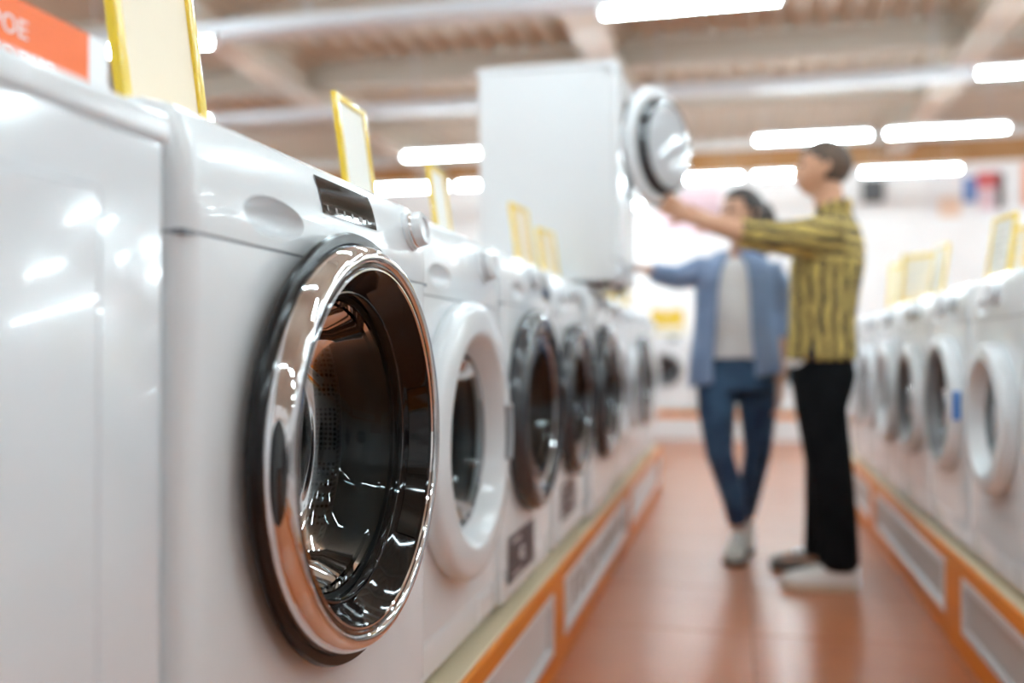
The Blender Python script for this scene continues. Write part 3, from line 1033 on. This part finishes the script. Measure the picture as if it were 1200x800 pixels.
# small appliances and boxes on the far machines
def carton(label, x, y, z, w, d, h, m_, band):
    t = thing('carton', label, 'box', (x, y, z), 0.0)
    obj('body', boxm(-w / 2, w / 2, -d / 2, d / 2, 0, h, 0.004, 1), m_, t)
    obj('printed_band', boxm(-w / 2 + 0.01, w / 2 - 0.01, -d / 2 - 0.002, -d / 2, h * 0.1, h * 0.3), band, t)
    obj('tape', boxm(-0.03, 0.03, -d / 2 - 0.001, d / 2 + 0.001, h - 0.05, h + 0.001), 'card_cream', t)


carton('white carton on the far machines left of the woman\'s jacket', -1.28, 10.75, RT, 0.34, 0.3, 0.42, 'sign_white', 'card_cream')
carton('yellow carton on the far machines beside the left row', -1.85, 10.75, RT, 0.42, 0.3, 0.30, 'yellow_plastic', 'sign_white')
carton('yellow carton on the far machines behind the woman', -0.75, 10.75, RT, 0.36, 0.3, 0.28, 'yellow_plastic', 'sign_white')

# things on the far wall
def poster(name, label, x0, x1, z0, z1, pieces):
    t = thing(name, label, 'poster', ((x0 + x1) / 2, 17.99, z0))
    hw = (x1 - x0) / 2
    obj('sheet', boxm(-hw, hw, -0.02, 0.0, 0, z1 - z0), 'sign_white', t)
    for a, b, c, d_, m_ in pieces:
        obj('printed_field', boxm(a, b, -0.024, -0.02, c, d_), m_, t)


poster('wall_poster', 'pale pink poster on the far wall behind the open door', -1.5, 0.0, 3.05, 4.1, [(-0.7, 0.5, 0.1, 0.95, 'poster_pink')])
poster('wall_poster', 'multicoloured poster high on the far wall at right', 3.3, 4.75, 3.35, 4.2, [(-0.5, -0.15, 0.0, 0.35, 'poster_peach'), (-0.1, 0.12, 0.25, 0.7, 'poster_blue'), (0.12, 0.5, 0.5, 0.78, 'poster_red'), (0.15, 0.42, 0.1, 0.5, 'poster_pink'), (0.44, 0.56, 0.1, 0.75, 'dark_box')])
poster('wall_poster', 'orange poster at the right edge of the far wall', 4.85, 5.6, 3.4, 4.35, [(-0.35, 0.35, 0.1, 0.85, 'peach_print')])
t = thing('wall_speaker', 'small dark box on the far wall right of the man\'s head', 'speaker', (2.41, 17.99, 3.65))
obj('case', boxm(-0.18, 0.18, -0.2, 0.0, 0, 0.40, 0.01, 2), 'dark_box', t)
obj('grille', boxm(-0.15, 0.15, -0.208, -0.2, 0.03, 0.37), 'rubber', t)
obj('bracket', boxm(-0.03, 0.03, -0.02, 0.0, 0.40, 0.47), 'tray', t)

# ------------------------------------------------------------ people
def head_shape(u, v, w):
    """unit-sphere point (forward, left, up) -> head-local metres; crown at +0.12, chin at -0.115"""
    x = u * 0.098
    y = v * 0.077
    z = w * 0.118
    if w < 0.1:
        q = min(1.0, (0.1 - w) / 1.1)
        y *= 1 - 0.38 * q * q
        if u > 0:
            x *= (1 - 0.10 * q) * (1 + 0.35 * q ** 1.5)
            x += 0.012 * q * u
        else:
            x *= 1 - 0.45 * q
    if u < 0 and w > -0.3:
        x *= 1.08
    # brow and eye sockets
    if u > 0.5:
        for s in (-1, 1):
            dd = ((v - 0.42 * s) / 0.22) ** 2 + ((w - 0.06) / 0.13) ** 2
            x -= 0.010 * math.exp(-dd)
        x += 0.004 * math.exp(-((w - 0.26) / 0.10) ** 2)
        x += 0.006 * math.exp(-((w + 0.92) / 0.16) ** 2)
        x += 0.005 * math.exp(-((w + 0.52) / 0.09) ** 2 - (v / 0.28) ** 2)
    return Vector((x, y, z))


def head_frame(c, fwd, pitch=0.0, roll=0.0):
    f = Vector((fwd[0], fwd[1], 0)).normalized()
    up = Vector((0, 0, 1))
    f2 = (f * math.cos(pitch) + up * math.sin(pitch)).normalized()
    lft = up.cross(f).normalized()
    up2 = f2.cross(lft).normalized()
    return Vector(c), f2, lft, up2


def hp(F, p):
    c, f, l_, u = F
    return c + f * p[0] + l_ * p[1] + u * p[2]


def add_head(bm, F):
    vs_ = bmesh.ops.create_uvsphere(bm, u_segments=48, v_segments=32, radius=1)['verts']
    for v in vs_:
        v.co = hp(F, head_shape(v.co.x, v.co.y, v.co.z))
    # nose
    tube(bm, [hp(F, (0.080, 0, 0.022)), hp(F, (0.098, 0, -0.002)), hp(F, (0.114, 0, -0.026)), hp(F, (0.092, 0, -0.036))], [0.008, 0.010, 0.013, 0.012], 10)
    for s in (-1, 1):
        tube(bm, [hp(F, (-0.012, s * 0.066, 0.022)), hp(F, (-0.020, s * 0.082, 0.012)), hp(F, (-0.016, s * 0.080, -0.012)), hp(F, (-0.004, s * 0.066, -0.032))], [0.009, 0.013, 0.012, 0.008], 10)


def add_hand(bm, wrist, d, palm_n, thumb_side, curl=0.35, size=1.0, spread=0.16):
    """d: direction of the fingers, palm_n: direction the palm faces, thumb_side: +1/-1 along d x palm_n"""
    w = Vector(wrist)
    d = Vector(d).normalized()
    pn = Vector(palm_n)
    pn = (pn - d * pn.dot(d)).normalized()
    s = d.cross(pn) * thumb_side
    k = size
    tube(bm, [w - d * 0.02, w + d * 0.02 * k, w + d * 0.06 * k, w + d * 0.092 * k], [(0.018 * k, 0.026 * k), (0.017 * k, 0.032 * k), (0.015 * k, 0.040 * k), (0.012 * k, 0.040 * k)], 14, ref=pn)
    for q, L in enumerate((0.074, 0.083, 0.077, 0.060)):
        off = (0.031 - q * 0.0207) * k
        a = (1.5 - q) * spread * 0.5
        dd = (d * math.cos(a) + s * math.sin(a)).normalized()
        p0 = w + d * 0.085 * k + s * off
        c1 = curl
        d1 = dd * math.cos(c1 * 0.5) + pn * math.sin(c1 * 0.5)
        d2 = dd * math.cos(c1 * 1.3) + pn * math.sin(c1 * 1.3)
        d3 = dd * math.cos(c1 * 1.9) + pn * math.sin(c1 * 1.9)
        p1 = p0 + d1 * L * 0.45 * k
        p2 = p1 + d2 * L * 0.32 * k
        p3 = p2 + d3 * L * 0.27 * k
        tube(bm, [p0 - d * 0.02 * k, p0, p1, p2, p3], [0.009 * k, 0.0095 * k, 0.0085 * k, 0.0078 * k, 0.006 * k], 10)
    t0 = w + d * 0.025 * k + s * 0.022 * k
    td = (d * 0.7 + s * 0.75 + pn * 0.25).normalized()
    t1 = t0 + td * 0.042 * k
    t2 = t1 + (td + d * 0.5).normalized() * 0.032 * k
    tube(bm, [t0, t0 + td * 0.015 * k, t1, t2], [0.013 * k, 0.0125 * k, 0.010 * k, 0.007 * k], 10)


def organic(bm, name, mats, voxel, smooth_it=4, fac=0.5):
    me = to_mesh(bm, name, mats)
    out = bake(me, [('REMESH', dict(mode='VOXEL', voxel_size=voxel, use_smooth_shade=True)), ('SMOOTH', dict(factor=fac, iterations=smooth_it))])
    out.name = name
    if not out.materials:
        for mm in (mats if isinstance(mats, (list, tuple)) else [mats]):
            out.materials.append(MATS[mm])
    for pl in out.polygons:
        pl.use_smooth = True
    return out


def loft(bm, secs, heading, n=28, caps=True):
    """horizontal elliptical sections: (x, y, z, half_depth, half_width) with depth along heading"""
    f = Vector((heading[0], heading[1], 0)).normalized()
    s = Vector((0, 0, 1)).cross(f)
    rings = []
    for x, y, z, a, b in secs:
        ring = []
        for k in range(n):
            t = 2 * PI * k / n
            ca, sa = math.cos(t), math.sin(t)
            e = 0.85
            ring.append(bm.verts.new(Vector((x, y, z)) + f * (a * math.copysign(abs(ca) ** e, ca)) + s * (b * math.copysign(abs(sa) ** e, sa))))
        rings.append(ring)
    for A, B in zip(rings, rings[1:]):
        for k in range(n):
            k2 = (k + 1) % n
            bm.faces.new((A[k], A[k2], B[k2], B[k]))
    if caps:
        bm.faces.new(rings[0][::-1])
        bm.faces.new(rings[-1])


def hair_cap(F, mask, off, mats, parent, name='hair', extra=None, voxel=0.006):
    bm = bmesh.new()
    vs_ = bmesh.ops.create_uvsphere(bm, u_segments=64, v_segments=44, radius=1)['verts']
    kill = []
    for fc in list(bm.faces):
        c = fc.calc_center_median().normalized()
        if not mask(c.x, c.y, c.z):
            kill.append(fc)
    bmesh.ops.delete(bm, geom=kill, context='FACES')
    for v in bm.verts:
        u = v.co.copy()
        b = head_shape(u.x, u.y, u.z)
        v.co = hp(F, b + b.normalized() * off)
    bmesh.ops.recalc_face_normals(bm, faces=bm.faces[:])
    ret = bmesh.ops.solidify(bm, geom=bm.faces[:], thickness=0.016)
    if extra:
        extra(bm)
    me = organic(bm, name, mats, voxel, 3)
    return link(name, me, parent)


def face_bits(F, body):
    for s in (-1, 1):
        bm = bmesh.new()
        c = hp(F, (0.083, s * 0.031, 0.010))
        ball(bm, c, 0.0095, 12, 8)
        obj('eye', bm, 'eye', body, True)
        bm = bmesh.new()
        tube(bm, [hp(F, (0.089, s * 0.014, 0.030)), hp(F, (0.089, s * 0.032, 0.036)), hp(F, (0.078, s * 0.050, 0.030))], [0.003, 0.0045, 0.003], 8)
        obj('eyebrow', bm, 'hair_dark', body, True)
    bm = bmesh.new()
    tube(bm, [hp(F, (0.088, -0.022, -0.062)), hp(F, (0.099, -0.008, -0.060)), hp(F, (0.099, 0.008, -0.060)), hp(F, (0.088, 0.022, -0.062))], [0.003, 0.006, 0.006, 0.003], 8)
    obj('mouth', bm, 'lips', body, True)


def shoe(name, parent, heel, d, L, H, upper, sole, lift=0.0, label=None):
    """heel: ground point under the heel; d: toe direction"""
    d = Vector((d[0], d[1], 0)).normalized()
    s = Vector((0, 0, 1)).cross(d)
    h = Vector(heel)

    def P(a, z):
        return h + d * (a * L) + Vector((0, 0, z + lift * max(0.0, 1 - a / 0.72)))
    bm = bmesh.new()
    st = [(0.0, 0.075, 0.030), (0.06, 0.088, 0.036), (0.20, 0.094, 0.040), (0.36, 0.088, 0.042), (0.50, 0.066, 0.045), (0.68, 0.050, 0.049), (0.84, 0.040, 0.046), (0.95, 0.030, 0.034), (1.0, 0.018, 0.016)]
    rings = []
    n = 18
    for a, hh, ww in st:
        ring = []
        for k in range(n):
            t = PI * k / (n - 1)
            ring.append(bm.verts.new(P(a, 0.022) + s * (math.cos(t) * ww) + Vector((0, 0, math.sin(t) ** 0.75 * hh * H))))
        rings.append(ring)
    for A, B in zip(rings, rings[1:]):
        for k in range(n - 1):
            bm.faces.new((A[k], A[k + 1], B[k + 1], B[k]))
        bm.faces.new((A[-1], A[0], B[0], B[-1]))
    bm.faces.new(rings[0][::-1])
    bm.faces.new(rings[-1])
    o = obj(name, bm, upper, parent, True, angle=60)
    if label:
        o['label'] = label
    bm = bmesh.new()
    out = []
    for lvl in (0.0, 0.026):
        ring = [P(a, lvl) + s * (ww * 1.06) for a, hh, ww in st] + [P(a, lvl) - s * (ww * 1.06) for a, hh, ww in reversed(st)]
        out.append([bm.verts.new(q) for q in ring])
    nn = len(out[0])
    for k in range(nn):
        bm.faces.new((out[0][k], out[0][(k + 1) % nn], out[1][(k + 1) % nn], out[1][k]))
    bm.faces.new(out[0][::-1])
    bm.faces.new(out[1])
    obj('sole', bm, sole, o)
    bm = bmesh.new()
    for q in range(4):
        a = 0.40 + q * 0.075
        hh = (0.082, 0.073, 0.063, 0.056)[q] * H + 0.0235
        tube(bm, [P(a, hh - 0.012) + s * 0.026, P(a, hh) + s * 0.012, P(a, hh) - s * 0.012, P(a, hh - 0.012) - s * 0.026], [0.004] * 4, 6)
    tag(obj('laces', bm, 'tee_white' if upper != 'shoe_white' else 'shoe_light', o, True), kind='stuff')


# ---- the man, in profile, facing the stacked machine (his left side to the viewer)
man = thing('person', 'man in yellow and black striped shirt and black trousers reaching for the open door', 'person', (0.33, 4.0, 0))
ML = man.location.copy()
MF = (-1, 0.04)
FH_ = head_frame((0.350, 4.00, 1.672), (-1, 0.10), 0.10)
bm = bmesh.new()
add_head(bm, FH_)
tube(bm, [(0.385, 4.0, 1.44), (0.375, 4.0, 1.51), (0.362, 4.0, 1.60)], [0.068, 0.060, 0.058], 16)
loft(bm, [(0.345, 4.0, 0.86, 0.10, 0.155), (0.34, 4.0, 0.98, 0.098, 0.145), (0.345, 4.0, 1.12, 0.105, 0.15), (0.355, 4.0, 1.26, 0.12, 0.17), (0.365, 4.0, 1.36, 0.112, 0.18), (0.378, 4.0, 1.43, 0.085, 0.15), (0.382, 4.0, 1.47, 0.06, 0.08)], MF)
# legs
tube(bm, [(0.345, 3.92, 0.90), (0.332, 3.91, 0.70), (0.362, 3.90, 0.48), (0.378, 3.895, 0.28), (0.392, 3.88, 0.09)], [0.088, 0.078, 0.058, 0.052, 0.038], 16)
tube(bm, [(0.345, 4.08, 0.90), (0.335, 4.09, 0.70), (0.362, 4.11, 0.48), (0.358, 4.14, 0.28), (0.348, 4.17, 0.09)], [0.088, 0.078, 0.058, 0.052, 0.038], 16)
for hx, hy in ((0.392, 3.88), (0.348, 4.17)):
    tube(bm, [(hx + 0.03, hy, 0.055), (hx - 0.05, hy, 0.052), (hx - 0.15, hy, 0.042)], [0.030, 0.026, 0.018], 12)
# left arm reaching to the door
ARM = [(0.372, 3.835, 1.405), (0.20, 3.79, 1.375), (0.020, 3.745, 1.392), (-0.07, 3.745, 1.425), (-0.168, 3.75, 1.458)]
tube(bm, ARM, [0.060, 0.052, 0.042, 0.039, 0.027], 16)
add_hand(bm, (-0.168, 3.75, 1.458), (-0.80, 0.05, 0.50), (0.1, 0.98, 0.1), 1, 0.45)
# right arm, reaching lower behind
ARM2 = [(0.372, 4.155, 1.405), (0.22, 4.14, 1.40), (0.07, 4.11, 1.425), (0.0, 4.07, 1.445), (-0.08, 4.03, 1.47)]
tube(bm, ARM2, [0.060, 0.052, 0.042, 0.039, 0.027], 16)
add_hand(bm, (-0.08, 4.03, 1.47), (-0.9, -0.25, 0.3), (0, -0.9, 0.2), -1, 0.5)
for v in bm.verts:
    v.co -= ML
body = link('body', organic(bm, 'body', 'skin', 0.0055, 2), man)


def rel(bm, o=None):
    for v in bm.verts:
        v.co -= (o or ML)
    return bm


HFm = head_frame(Vector((0.350, 4.00, 1.672)) - ML, (-1, 0.10), 0.10)
face_bits(HFm, body)
hair_cap(HFm, lambda u, v, w: (w > 0.62 - 0.25 * max(0, u)) or (u < 0.42 and w > 0.30 - 0.0 * u) or (u < -0.12 and w > -0.42) or (u < 0.12 and w > 0.05), 0.010, 'hair_brown', man)
# shirt
bm = bmesh.new()
loft(bm, [(0.338, 4.0, 0.895, 0.142, 0.185), (0.338, 4.0, 0.93, 0.140, 0.183), (0.342, 4.0, 1.05, 0.130, 0.178), (0.350, 4.0, 1.16, 0.135, 0.182), (0.360, 4.0, 1.27, 0.146, 0.195), (0.370, 4.0, 1.36, 0.136, 0.200), (0.382, 4.0, 1.425, 0.108, 0.165), (0.388, 4.0, 1.465, 0.082, 0.098), (0.384, 4.0, 1.49, 0.076, 0.080)], MF)
tube(bm, [(0.385, 3.86, 1.395), (0.28, 3.815, 1.380), (0.20, 3.79, 1.372), (0.10, 3.765, 1.378), (0.018, 3.745, 1.392)], [0.082, 0.076, 0.070, 0.064, 0.062], 18)
tube(bm, [(0.385, 4.13, 1.395), (0.22, 4.14, 1.40), (0.07, 4.11, 1.425)], [0.080, 0.070, 0.058], 18)
me = organic(rel(bm), 'shirt', ['shirt_body', 'shirt_sleeve'], 0.010, 5)
if len(me.materials) < 2:
    me.materials.append(MATS['shirt_sleeve'])
for pl in me.polygons:
    c = pl.center + ML
    pl.material_index = 1 if (c.z > 1.28 and c.y < 3.90) or (c.x < 0.19 and c.z > 1.1) else 0
shirt = link('shirt', me, man)
bm = bmesh.new()
tube(bm, [(0.318, 3.965, 1.462), (0.330, 3.930, 1.485), (0.385, 3.918, 1.503), (0.440, 3.945, 1.515), (0.456, 4.0, 1.517), (0.440, 4.055, 1.515), (0.385, 4.082, 1.503), (0.330, 4.070, 1.485), (0.318, 4.035, 1.462)], [(0.030, 0.008)] * 9, 10, ref=(0, 0, 1))
obj('collar', rel(bm), 'shirt_body', shirt, True)
bm = bmesh.new()
for q in range(4):
    ball(bm, (0.338 - 0.142 + (0.005, 0.012, 0.008, -0.004)[q] - 0.002, 4.0, 0.97 + q * 0.10), (0.004, 0.006, 0.006), 10, 6)
obj('buttons', rel(bm), 'shoe_light', shirt, True)
# undershirt hem
bm = bmesh.new()
loft(bm, [(0.322, 4.0, 0.870, 0.124, 0.158), (0.324, 4.0, 0.93, 0.126, 0.160)], MF)
obj('undershirt', rel(bm), 'tee_white', man, True)
# trousers
bm = bmesh.new()
loft(bm, [(0.340, 4.0, 0.72, 0.100, 0.165), (0.342, 4.0, 0.79, 0.122, 0.175), (0.342, 4.0, 0.84, 0.130, 0.178), (0.338, 4.0, 0.90, 0.124, 0.168), (0.338, 4.0, 0.96, 0.116, 0.162)], MF)
tube(bm, [(0.342, 3.92, 0.86), (0.332, 3.91, 0.70), (0.362, 3.90, 0.48), (0.380, 3.893, 0.28), (0.390, 3.885, 0.10), (0.390, 3.885, 0.075)], [(0.126, 0.10), (0.097, 0.092), (0.086, 0.078), (0.083, 0.072), (0.080, 0.068), (0.072, 0.064)], 20, ref=(1, 0, 0))
tube(bm, [(0.342, 4.08, 0.86), (0.335, 4.09, 0.70), (0.362, 4.11, 0.48), (0.358, 4.14, 0.28), (0.350, 4.17, 0.10), (0.350, 4.17, 0.075)], [(0.126, 0.10), (0.097, 0.092), (0.084, 0.078), (0.078, 0.070), (0.074, 0.066), (0.070, 0.064)], 20, ref=(1, 0, 0))
link('trousers', organic(rel(bm), 'trousers', 'black_cloth', 0.011, 4), man)
shoe('shoe', man, Vector((0.462, 3.875, 0)) - ML, (-1, -0.02), 0.292, 1.15, 'shoe_white', 'sole', label='white sneaker with tan sole')
shoe('shoe', man, Vector((0.425, 4.175, 0)) - ML, (-1, 0.10), 0.285, 1.05, 'shoe_grey', 'sole_dark', label='grey-brown sneaker on the far foot')

# ---- the woman, turned to the viewer, looking at the machine on her right
wom = thing('person', 'woman in open blue denim shirt, white top and dark jeans', 'person', (0.0, 4.38, 0))
WL = wom.location.copy()
WF = (-0.12, -1)
HW_c = Vector((0.030, 4.355, 1.545))
FW_ = head_frame(HW_c, (-0.85, -0.55), 0.06)
bm = bmesh.new()
add_head(bm, FW_)
tube(bm, [(0.022, 4.40, 1.32), (0.022, 4.39, 1.39), (0.028, 4.37, 1.47)], [0.056, 0.047, 0.047], 16)
loft(bm, [(0.0, 4.40, 0.80, 0.10, 0.155), (0.0, 4.40, 0.90, 0.095, 0.145), (0.0, 4.40, 1.02, 0.085, 0.120), (0.002, 4.40, 1.14, 0.10, 0.130), (0.004, 4.40, 1.24, 0.105, 0.145), (0.004, 4.40, 1.31, 0.085, 0.150), (0.010, 4.40, 1.36, 0.06, 0.10)], WF)
tube(bm, [(-0.075, 4.39, 0.84), (-0.085, 4.36, 0.66), (-0.072, 4.35, 0.47), (-0.010, 4.37, 0.27), (0.012, 4.38, 0.10)], [0.080, 0.070, 0.050, 0.044, 0.032], 16)
tube(bm, [(0.080, 4.42, 0.84), (0.098, 4.44, 0.66), (0.098, 4.47, 0.47), (0.060, 4.55, 0.27), (0.040, 4.60, 0.12)], [0.080, 0.070, 0.050, 0.044, 0.032], 16)
tube(bm, [(0.010, 4.40, 0.10), (0.0, 4.33, 0.062), (-0.010, 4.25, 0.042)], [0.030, 0.026, 0.018], 12)
tube(bm, [(0.040, 4.62, 0.12), (0.035, 4.54, 0.062), (0.030, 4.47, 0.042)], [0.030, 0.026, 0.018], 12)
tube(bm, [(-0.150, 4.40, 1.315), (-0.255, 4.37, 1.272), (-0.330, 4.345, 1.285), (-0.395, 4.32, 1.305)], [0.046, 0.040, 0.036, 0.024], 14)
add_hand(bm, (-0.395, 4.32, 1.305), (-0.93, -0.1, 0.25), (0, -0.3, -1), 1, 0.35, 0.9)
tube(bm, [(0.158, 4.40, 1.315), (0.198, 4.42, 1.16), (0.205, 4.40, 1.00), (0.200, 4.36, 0.88), (0.192, 4.33, 0.79)], [0.046, 0.040, 0.036, 0.032, 0.024], 14)
add_hand(bm, (0.192, 4.33, 0.79), (-0.05, -0.12, -1), (-1, 0, 0), 1, 0.4, 0.9)
body = link('body', organic(rel(bm, WL), 'body', 'skin_fair', 0.0055, 2), wom)
FWr = head_frame(HW_c - WL, (-0.85, -0.55), 0.06)
face_bits(FWr, body)


def tail(bm):
    tube(bm, [hp(FWr, (-0.088, 0, 0.05)), hp(FWr, (-0.120, 0.0, 0.0)), hp(FWr, (-0.115, 0.0, -0.08)), hp(FWr, (-0.100, 0.0, -0.17)), hp(FWr, (-0.085, 0.0, -0.25))], [0.05, 0.055, 0.045, 0.035, 0.015], 14)


hair_cap(FWr, lambda u, v, w: (w > 0.55) or (u < 0.35 and w > 0.20) or (u < 0.1 and w > -0.55), 0.014, 'hair_dark', wom, extra=tail)
# white top
bm = bmesh.new()
loft(bm, [(0.0, 4.39, 0.90, 0.118, 0.160), (0.0, 4.39, 1.02, 0.105, 0.145), (0.0, 4.39, 1.14, 0.118, 0.145), (0.002, 4.39, 1.24, 0.120, 0.152), (0.004, 4.395, 1.31, 0.098, 0.150), (0.012, 4.40, 1.355, 0.070, 0.098)], WF)
link('white_top', organic(rel(bm, WL), 'white_top', 'tee_white', 0.010, 4), wom)
# open denim shirt: a shell with the front left open
bm = bmesh.new()
f = Vector((WF[0], WF[1], 0)).normalized()
s_ = Vector((0, 0, 1)).cross(f)        # her left
rings = []
secs = [(0.80, 0.160, 0.215, 0.15), (0.88, 0.158, 0.208, 0.15), (1.0, 0.145, 0.190, 0.14), (1.12, 0.142, 0.182, 0.13), (1.24, 0.140, 0.186, 0.11), (1.31, 0.116, 0.182, 0.085), (1.36, 0.090, 0.130, 0.06), (1.39, 0.078, 0.088, 0.05)]
n = 40
for z, a, b, gp in secs:
    ring = []
    for k in range(n + 1):
        # opening slightly to her right of centre
        g0 = 0.02 + gp * 2.6
        g1 = 0.12 + gp * 2.6
        t = g1 + (2 * PI - g0 - g1) * k / n
        fold = 1 + 0.02 * math.sin(5 * t + z * 9)
        zz = z - (0.035 * math.sin(t) * -1 if z < 0.85 else 0)
        ring.append(bm.verts.new(Vector((0.0, 4.395, zz)) + f * (a * fold * math.cos(t)) - s_ * (b * fold * math.sin(t) * -1)))
    rings.append(ring)
for A, B in zip(rings, rings[1:]):
    for k in range(n):
        bm.faces.new((A[k], A[k + 1], B[k + 1], B[k]))
bmesh.ops.recalc_face_normals(bm, faces=bm.faces[:])
bmesh.ops.solidify(bm, geom=bm.faces[:], thickness=0.012)
tube(bm, [(-0.125, 4.40, 1.315), (-0.19, 4.39, 1.292), (-0.26, 4.37, 1.272), (-0.33, 4.345, 1.285), (-0.375, 4.328, 1.298)], [0.066, 0.064, 0.058, 0.050, 0.044], 16)
tube(bm, [(0.135, 4.40, 1.315), (0.190, 4.41, 1.22), (0.205, 4.42, 1.10), (0.208, 4.40, 0.99)], [0.066, 0.062, 0.056, 0.052], 16)
link('denim_shirt', organic(rel(bm, WL), 'denim_shirt', 'denim_light', 0.007, 3), wom)
# jeans
bm = bmesh.new()
loft(bm, [(0.0, 4.40, 0.76, 0.125, 0.172), (0.0, 4.40, 0.84, 0.122, 0.168), (0.0, 4.39, 0.93, 0.110, 0.150)], WF)
tube(bm, [(-0.078, 4.39, 0.83), (-0.085, 4.36, 0.66), (-0.072, 4.35, 0.47), (-0.010, 4.37, 0.27), (0.008, 4.38, 0.15)], [0.098, 0.084, 0.062, 0.055, 0.044], 18)
tube(bm, [(0.082, 4.42, 0.83), (0.098, 4.44, 0.66), (0.098, 4.47, 0.47), (0.060, 4.55, 0.27), (0.045, 4.59, 0.16)], [0.098, 0.084, 0.062, 0.055, 0.044], 18)
link('jeans', organic(rel(bm, WL), 'jeans', 'denim_dark', 0.010, 4), wom)
shoe('shoe', wom, Vector((0.016, 4.43, 0)) - WL, (-0.13, -1), 0.245, 1.05, 'shoe_light', 'sole_dark', 0.03, label='light grey sneaker pointing at the viewer')
shoe('shoe', wom, Vector((0.048, 4.66, 0)) - WL, (-0.10, -1), 0.245, 1.05, 'shoe_light', 'sole_dark', 0.06)
